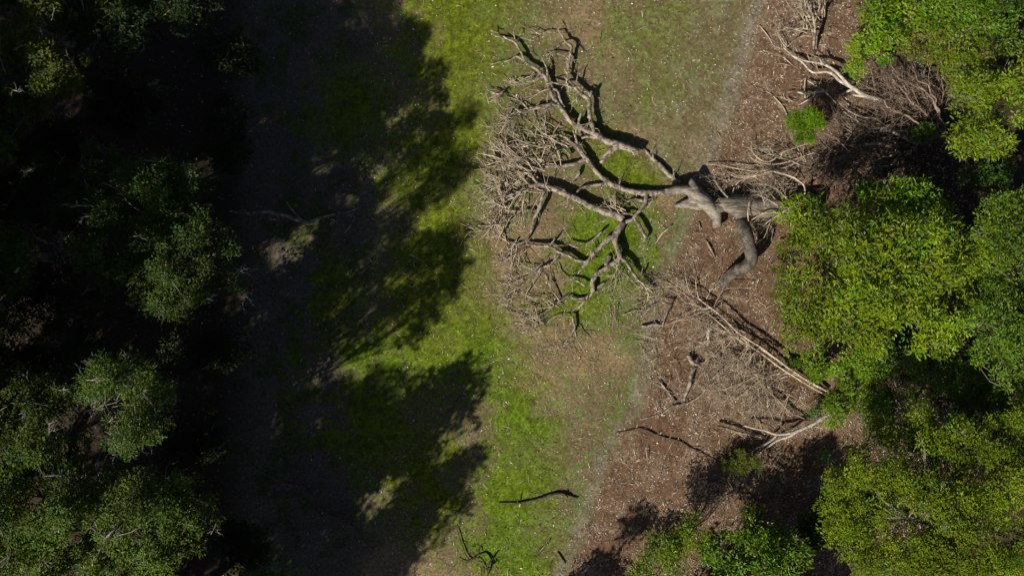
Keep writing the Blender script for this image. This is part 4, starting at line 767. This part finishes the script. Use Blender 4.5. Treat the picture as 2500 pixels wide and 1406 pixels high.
lying('fallen_pole', 'long thin twin-stemmed fallen sapling running diagonally over the brown bank', 'fallen sapling',
      [[(2020, 955, .25, 3.12), (1990, 938, .35, 2.96), (1962, 923, .45, 2.81), (1909, 886, .55, 2.57), (1856, 847, .6, 2.34), (1806, 815, .6, 2.03), (1780, 790, .6, 1.87), (1749, 762, .6, 1.72), (1722, 742, .5, 1.56), (1699, 724, .5, 1.40), (1665, 705, .4, 1.09), (1632, 682, .3, 0.78)],
       [(2014, 962, .2, 2.65), (1960, 932, .35, 2.50), (1905, 897, .45, 2.18), (1850, 857, .5, 1.95), (1800, 826, .5, 1.72), (1770, 800, .5, 1.56), (1735, 770, .45, 1.33), (1700, 745, .4, 1.01), (1670, 738, .3, 0.78)],
       [(1962, 923, .4, 1.87), (1930, 912, .4, 1.72), (1885, 915, .35, 1.56), (1840, 940, .3, 1.25), (1800, 975, .2, 0.94)],
       [(1886, 872, .5, 1.56), (1852, 850, .5, 1.40), (1840, 862, .5, 1.33), (1826, 890, .4, 1.09)], [(1840, 850, .5, 1.25), (1805, 822, .5, 1.17), (1775, 825, .4, 1.09), (1750, 840, .3, 0.78)],
       [(1735, 752, .5, 1.25), (1700, 756, .4, 1.09), (1665, 772, .3, 0.94), (1640, 778, .2, 0.70)], [(1740, 755, .5, 1.17), (1760, 715, .5, 1.01), (1780, 704, .5, 0.94), (1850, 704, .4, 0.70)]],
      'twig', [(1700, 730, .4, 170, 45, 16, 90, .9, 2), (1740, 765, .5, 185, 45, 18, 95, .9, 2), (1790, 815, .5, 195, 45, 20, 100, .9, 2), (1840, 860, .5, 205, 45, 22, 110, .9, 2), (1880, 900, .4, 215, 45, 20, 110, .85, 2), (1840, 940, .3, 225, 55, 18, 90, .8, 2),
               (1800, 860, .3, 230, 60, 16, 80, .8, 2), (1760, 720, .4, 40, 60, 8, 60, .8, 2), (1870, 920, .3, 250, 60, 12, 80, .8, 2), (1650, 700, .3, 170, 50, 8, 50, .7, 2), (1920, 950, .2, 215, 60, 14, 90, .8, 2), (1860, 990, .15, 210, 80, 14, 80, .8, 2), (1800, 930, .2, 220, 80, 16, 90, .7, 2), (1750, 870, .2, 230, 80, 14, 90, .7, 2), (1830, 890, .3, 260, 60, 14, 80, .8, 2), (1880, 940, .2, 245, 50, 10, 80, .8, 2)],
      None, 10, twigmat='twig', curl=.4, jit=.03)
lying('fallen_branch', 'grey forked branch lying near the right of the brown bank, below the long fallen sapling', 'branch',
      [[(2030, 1003, .7, 4.6), (2005, 1022, .7, 4.5), (1987, 1033, .7, 4.2), (1948, 1051, .65, 3.6), (1920, 1058, .6, 3.3), (1898, 1061, .6, 3), (1882, 1056, .6, 2.6), (1868, 1050, .55, 2.5), (1840, 1045, .5, 2.3), (1816, 1039, .4, 1.5)],
       [(1898, 1061, .6, 2.6), (1884, 1074, .5, 2.4), (1862, 1088, .4, 2), (1848, 1094, .3, 1.8), (1831, 1106, .2, 1.3)],
       [(1950, 1052, .6, 3), (1925, 1065, .5, 2.8), (1900, 1074, .4, 2.6), (1878, 1088, .3, 2.2), (1859, 1102, .2, 2), (1841, 1120, .15, 1.3)]],
      'palewood', [(1831, 1106, .2, 225, 40, 3, 24, .8, 1), (1816, 1039, .4, 160, 40, 3, 20, .8, 1), (1990, 1045, .3, 280, 60, 4, 30, .8, 1)], G_S, 11)
lying('fallen_branch', 'straight grey stick left of the grey forked branch', 'branch', [[(1749, 1040, .3, 2.6), (1775, 1046, .3, 3.4), (1806, 1055, .28, 3.2), (1840, 1063, .2, 2.8), (1882, 1072, .12, 2)]], 'dead', [], G_S, 12)
lying('fallen_branch', 'thin dark broken branch above the grey forked branch', 'branch', [[(1976, 1027, .2, 2.4), (1950, 1015, .25, 2.4), (1927, 1005, .3, 2.2), (1909, 985, .3, 2.6), (1893, 970, .3, 2.2), (1877, 957, .25, 1.6)]], 'browntwig', [(1909, 985, .3, 150, 70, 7, 30, .8, 1)], G_S, 13, twigmat='browntwig')
lying('fallen_branch', 'long dark sinuous root crossing the open leaf-strewn bank', 'branch', [[(1505, 1056, .05, 1.4), (1530, 1052, .06, 2), (1564, 1045, .06, 2), (1603, 1061, .07, 2.4), (1632, 1070, .07, 2.2), (1660, 1077, .08, 2.6), (1680, 1090, .08, 2.4), (1699, 1098, .08, 2.4), (1730, 1113, .07, 1.8), (1763, 1129, .05, 1.2)]], 'darkwood', [(1700, 1098, .06, 330, 50, 3, 30, .8, 1)], G_S, 14, twigmat='browntwig')
lying('fallen_branch', 'dark wavy log lying on bright green moss near the bottom', 'branch', [[(1218, 1227, .03, 1.2), (1245, 1227, .04, 1.8), (1272, 1226, .05, 2.4), (1308, 1219, .06, 2.8), (1340, 1208, .06, 3.2), (1360, 1204, .07, 3.6), (1376, 1205, .07, 3.6), (1392, 1210, .06, 2.8), (1411, 1216, .06, 1.4)], [(1265, 1226, .12, 1.5), (1262, 1219, .25, 1.3)], [(1378, 1205, .14, 2.6), (1386, 1214, .1, 2)]], 'darkwood', [], G_S, 15)
lying('fallen_branch', 'small dark forked twig near the bottom edge, beside the grey mud line', 'branch', [[(1312, 1345, .03, 1), (1325, 1335, .05, 1.8), (1336, 1325, .05, 1.6), (1345, 1312, .03, 1)], [(1361, 1346, .04, 1.2), (1370, 1360, .06, 2), (1380, 1374, .04, 1.4)]], 'darkwood', [(1340, 1350, .05, 200, 90, 6, 30, .7, 1)], G_S, 31, twigmat='darkwood')
lying('fallen_branch', 'thin dark stick in the dappled shade above the lower dark limb', 'branch', [[(1095, 1020, .05, 1.2), (1103, 1000, .08, 2), (1112, 980, .08, 1.6), (1130, 965, .05, 1)]], 'darkwood', [], G_S, 32)
lying('root_snag', 'dark clawed root snag at the bottom edge of the dry bed', 'root snag',
      [[(1188, 1383, .3, 3.38), (1182, 1372, .3, 2.70), (1175, 1361, .25, 2.25), (1160, 1362, .18, 1.80), (1149, 1368, .12, 1.50), (1138, 1355, .1, 1.35), (1129, 1333, .1, 1.35), (1120, 1305, .08, 1.12), (1113, 1281, .05, 0.75)], [(1188, 1383, .3, 3.00), (1197, 1370, .3, 2.40), (1204, 1360, .25, 1.65), (1211, 1352, .15, 1.12)],
       [(1188, 1383, .3, 2.25), (1200, 1385, .2, 1.50), (1206, 1372, .15, 1.05)], [(1188, 1383, .3, 2.25), (1190, 1400, .15, 1.20), (1182, 1412, .05, 0.75)], [(1149, 1368, .12, 1.35), (1135, 1372, .08, 0.98), (1120, 1362, .05, 0.68)]],
      'darkwood', [(1150, 1368, .1, 220, 80, 5, 24, .7, 1), (1190, 1385, .2, 330, 70, 6, 22, .8, 1), (1176, 1360, .2, 110, 60, 4, 22, .7, 1)], None, 16, twigmat='darkwood')
lying('broken_snag', 'pale splintered stump with red rotten wood on the brown bank', 'stump', [[(1738, 799, .3, 5), (1730, 808, .35, 5), (1728, 820, .3, 4.5), (1730, 832, .25, 4), (1724, 843, .15, 3)], [(1730, 828, .2, 3), (1716, 838, .15, 3.6), (1706, 836, .1, 2)]], 'palewood', [(1724, 800, .2, 130, 60, 5, 22, .9, 1), (1712, 836, .1, 200, 50, 5, 22, 1, 1)], None, 17, wob=.4)
lying('broken_snag', 'dark hollow crooked branch running down the bank below the splintered stump', 'branch',
      [[(1681, 866, .3, 5.5), (1686, 878, .3, 6), (1697, 888, .28, 5), (1712, 892, .25, 3.4)], [(1700, 896, .3, 3), (1690, 908, .3, 4.4), (1684, 925, .28, 4.6), (1684, 940, .22, 5), (1677, 955, .2, 4.2), (1668, 980, .12, 2.6)],
       [(1766, 898, .25, 1.8), (1745, 920, .25, 2.2), (1733, 938, .2, 3), (1722, 950, .18, 3.2), (1710, 965, .14, 2.6), (1690, 978, .1, 2), (1664, 988, .1, 2.6), (1640, 992, .1, 2.8), (1622, 1006, .08, 2.2), (1595, 1016, .06, 1.7), (1562, 1024, .04, 1.1)],
       [(1608, 928, .1, 1.7), (1624, 948, .12, 2.4), (1650, 980, .1, 2.2)]],
      'dead', [(1650, 950, .1, 160, 70, 6, 50, .8, 1), (1630, 1000, .1, 130, 70, 6, 40, .7, 2), (1740, 925, .2, 60, 60, 4, 40, .8, 1), (1700, 975, .1, 290, 60, 4, 40, .7, 1)], G_S, 18)
lying('fallen_branch', 'short dark curved stick on grey mud left of the splintered stump', 'branch', [[(1564, 795, .08, 2), (1580, 796, .12, 3.4), (1597, 792, .14, 4), (1612, 794, .12, 3.4), (1618, 790, .1, 2)], [(1636, 742, .4, 2.6), (1630, 760, .35, 2), (1622, 778, .25, 1.8), (1617, 794, .12, 1.6)], [(1636, 743, .4, 2.4), (1624, 740, .35, 2.6), (1612, 735, .3, 2)], [(1600, 745, .2, 1.5), (1580, 756, .2, 1.4), (1558, 765, .15, 1.1)]],
      'dead', [(1560, 765, .15, 220, 60, 4, 60, .8, 1), (1600, 740, .2, 260, 90, 6, 50, .8, 1)], G_S, 19)
lying('fallen_branch', 'thin pale stick on the mud beside the lower limb of the fallen tree', 'branch', [[(1603, 592, .06, 1.2), (1612, 576, .08, 2), (1622, 565, .1, 2.3), (1632, 557, .1, 2), (1641, 548, .06, 1.4)]], 'twig', [(1622, 565, .1, 60, 60, 2, 16, .8, 0)], G_S, 20)
lying('fallen_branch', 'short dark brown stick on bare soil between the root fork and the bent log', 'branch', [[(1724, 585, .06, 1.5), (1731, 600, .1, 3), (1738, 612, .1, 3), (1745, 627, .06, 1.8)]], 'browntwig', [], G_S, 21)
lying('fallen_branch', 'tiny upright brown stick below the broken root fork', 'branch', [[(1707, 541, .06, 1.2), (1709, 552, .1, 1.8), (1711, 563, .06, 1.2)]], 'browntwig', [], G_S, 22)
lying('fallen_branch', 'thin curved twig trailing towards the feathery shrub', 'branch', [[(1925, 290, .1, .9), (1912, 262, .12, 1.4), (1898, 245, .12, 1.6), (1882, 230, .1, 1.5), (1868, 222, .06, 1)]], 'twig', [(1870, 222, .1, 150, 60, 4, 40, .6, 1)], G_S, 23)
lying('fallen_branch', 'thin twig on the bank near the grey mud line at the top', 'branch', [[(1853, 62, .06, 1), (1870, 82, .1, 1.3), (1880, 97, .1, 1.3), (1888, 112, .1, 1.1), (1896, 122, .06, .9)]], 'twig', [], G_S, 24)
lying('fallen_branch', 'short reddish stick left of the crossed pale sticks', 'branch', [[(1908, 238, .05, 1.4), (1922, 228, .08, 2.4), (1940, 218, .06, 1.4)]], 'browntwig', [], G_S, 25)
lying('fallen_branch', 'leafless dead limb lying in deep shade across the upper dark bed', 'branch',
      [[(560, 515, .2, 2), (600, 521, .3, 2.6), (640, 518, .35, 3), (670, 521, .35, 3.4), (705, 530, .35, 4), (735, 540, .35, 4.4), (757, 546, .3, 4.4), (775, 534, .25, 3.4), (795, 528, .2, 2.6), (820, 523, .12, 1.6)], [(735, 538, .35, 3), (715, 515, .3, 2.4), (700, 495, .2, 1.4)], [(868, 530, .1, 1.4), (856, 550, .12, 2), (842, 570, .06, 1.2)]], 'dead', [(820, 523, .15, 40, 60, 4, 40, .9, 1)], G_S, 26)
lying('fallen_branch', 'long dark sinuous limb in deep shade low on the dry bed', 'branch',
      [[(610, 1130, .2, 2), (650, 1155, .3, 3), (700, 1176, .35, 4), (745, 1190, .35, 5), (775, 1225, .35, 5), (800, 1252, .3, 4.6), (840, 1270, .25, 3.4), (865, 1290, .2, 2.6), (895, 1325, .12, 1.6)], [(800, 1252, .3, 3), (830, 1252, .25, 2.4), (860, 1256, .15, 1.4)], [(770, 1220, .3, 3), (772, 1245, .25, 2.6), (790, 1262, .2, 2)]], 'darkwood', [(895, 1325, .1, 310, 50, 4, 50, .8, 1)], G_S, 27, twigmat='browntwig')
lying('leafless_shrub', 'dark leafless shrub with fine grey twigs inside the tree shade on the brown bank', 'shrub',
      [[(1790, 1200, .1, 2), (1775, 1185, .5, 1.8), (1740, 1180, .7, 1.5), (1705, 1188, .8, 1)], [(1790, 1200, .1, 2), (1772, 1208, .5, 1.8), (1750, 1220, .6, 1.4), (1728, 1236, .6, 1)], [(1790, 1200, .1, 2), (1782, 1180, .5, 1.5), (1765, 1165, .7, 1.2), (1740, 1158, .8, .8)], [(1733, 1240, .4, 1.1), (1720, 1205, .5, 1.1), (1708, 1170, .5, .8)]],
      'dead', [(1770, 1190, .4, 170, 90, 26, 60, .7, 2), (1740, 1200, .4, 180, 120, 24, 50, .65, 2), (1800, 1190, .3, 60, 120, 20, 55, .65, 2), (1850, 1170, .3, 90, 150, 16, 50, .65, 2)], None, 28, twigmat='browntwig')
lying('dead_bush', 'scattered thin pale twigs on the grey mud just below the fallen tree', 'dead bush',
      [[(1520, 770, .1, 1.2), (1545, 760, .12, 1.4), (1575, 758, .1, 1.2)]], 'twig', [(1560, 740, .1, 250, 160, 16, 50, .7, 2), (1580, 830, .06, 200, 180, 12, 50, .7, 1), (1620, 870, .06, 180, 180, 12, 50, .7, 1), (1500, 740, .1, 220, 140, 10, 55, .7, 1), (1600, 920, .05, 200, 180, 12, 45, .7, 1), (1360, 830, .06, 200, 160, 10, 50, .6, 1), (1640, 930, .05, 200, 180, 10, 45, .7, 1)], None, 29)

# ------------------------------------------------------------------ litter, pebbles, weeds
def scatter(name, label, n, dens, seed, ll, lw, palette, lift, mat, upb=1.6, area=(-21, 22, -14.5, 14.5), tilt=.25, fold=.2):
    rng = np.random.default_rng(seed)
    x = rng.uniform(area[0], area[1], n * 4); y = rng.uniform(area[2], area[3], n * 4)
    k = rng.random(len(x)) < dens(x, y); x, y = x[k][:n], y[k][:n]; N = len(x)
    z = gz(x, y) + rng.uniform(*lift, N)
    th = rng.uniform(0, 2 * math.pi, N); d = np.c_[np.cos(th), np.sin(th), rng.normal(0, tilt, N)]
    nr = np.c_[rng.normal(0, .35, (N, 2)), np.full(N, upb)]
    pal = np.array(palette); c = pal[rng.integers(0, len(pal), N)] * (1 + rng.normal(0, .2, (N, 1)))
    L = ll * rng.lognormal(-.05, .5, N); W = lw * rng.lognormal(0, .4, N)
    v, f, cc = leaves(rng, np.c_[x, y, z], d, nr, L, W, np.clip(c, .01, .8), fold)
    o = mesh_np(name, v, f, M[mat], cols=cc); tag(o, label, None, None, 'stuff'); return o
def dz(x, y): return zones(x, y)
def dens_litter(x, y):
    z = dz(x, y); bank, g, leftm, w2, w1 = z[7] * (1 - .8 * sm(2080, 2200, z[0])), z[8], z[12], z[3], z[2]
    return np.clip((bank * (.12 + 1.4 * sm(.44, .60, w2 * .5 + w1 * .2 + z[4] * .3)) * (.35 + 1.1 * sm(.4, .6, z[4])) + (1 - bank) * .24 * (1 - .7 * g) * (1 - .85 * leftm)) * .75, 0, 1)
scatter('leaf_litter', 'pale dry fallen leaves scattered over the brown bank', 36000, dens_litter, 1, .068, .027,
        [(.55, .45, .36), (.45, .35, .27), (.64, .56, .48), (.34, .24, .17), (.48, .36, .24)], (.008, .03), 'litter')
scatter('leaf_litter', 'fine brown leaf crumbs covering the bank soil', 24000, lambda x, y: np.clip(dz(x, y)[7] * .8 + .05, 0, 1), 2, .06, .03,
        [(.20, .13, .08), (.13, .083, .05), (.27, .19, .125), (.08, .05, .032)], (.004, .02), 'litter')
scatter('twig_litter', 'short thin dry twigs strewn over the ground', 9000, lambda x, y: np.clip(dz(x, y)[7] * .6 + .12 * (1 - dz(x, y)[12]), 0, 1), 5, .30, .018,
        [(.36, .27, .19), (.24, .17, .12), (.46, .38, .30)], (.008, .03), 'litter', fold=.5)
def dens_weed(x, y):
    z = dz(x, y); return np.clip(z[8] * .9 + (1 - z[7]) * .10 * (1 - z[12]), 0, 1) * sm(.35, .6, z[4] * .6 + z[3] * .4)
scatter('ground_weeds', 'tiny green weeds matting the moist pond bed', 60000, dens_weed, 3, .055, .032,
        [(.075, .120, .006), (.085, .105, .008), (.065, .125, .005), (.10, .105, .02)], (.0, .028), 'weed', upb=1.0, tilt=.45)
scatter('leaf_litter', 'small pale flecks of dry leaf on the green bed', 1500, lambda x, y: (1 - dz(x, y)[7]) * .5, 4, .045, .022,
        [(.50, .44, .30), (.40, .34, .22), (.34, .36, .16)], (.01, .03), 'litter')
print("leaves", LEAFCOUNT[0])
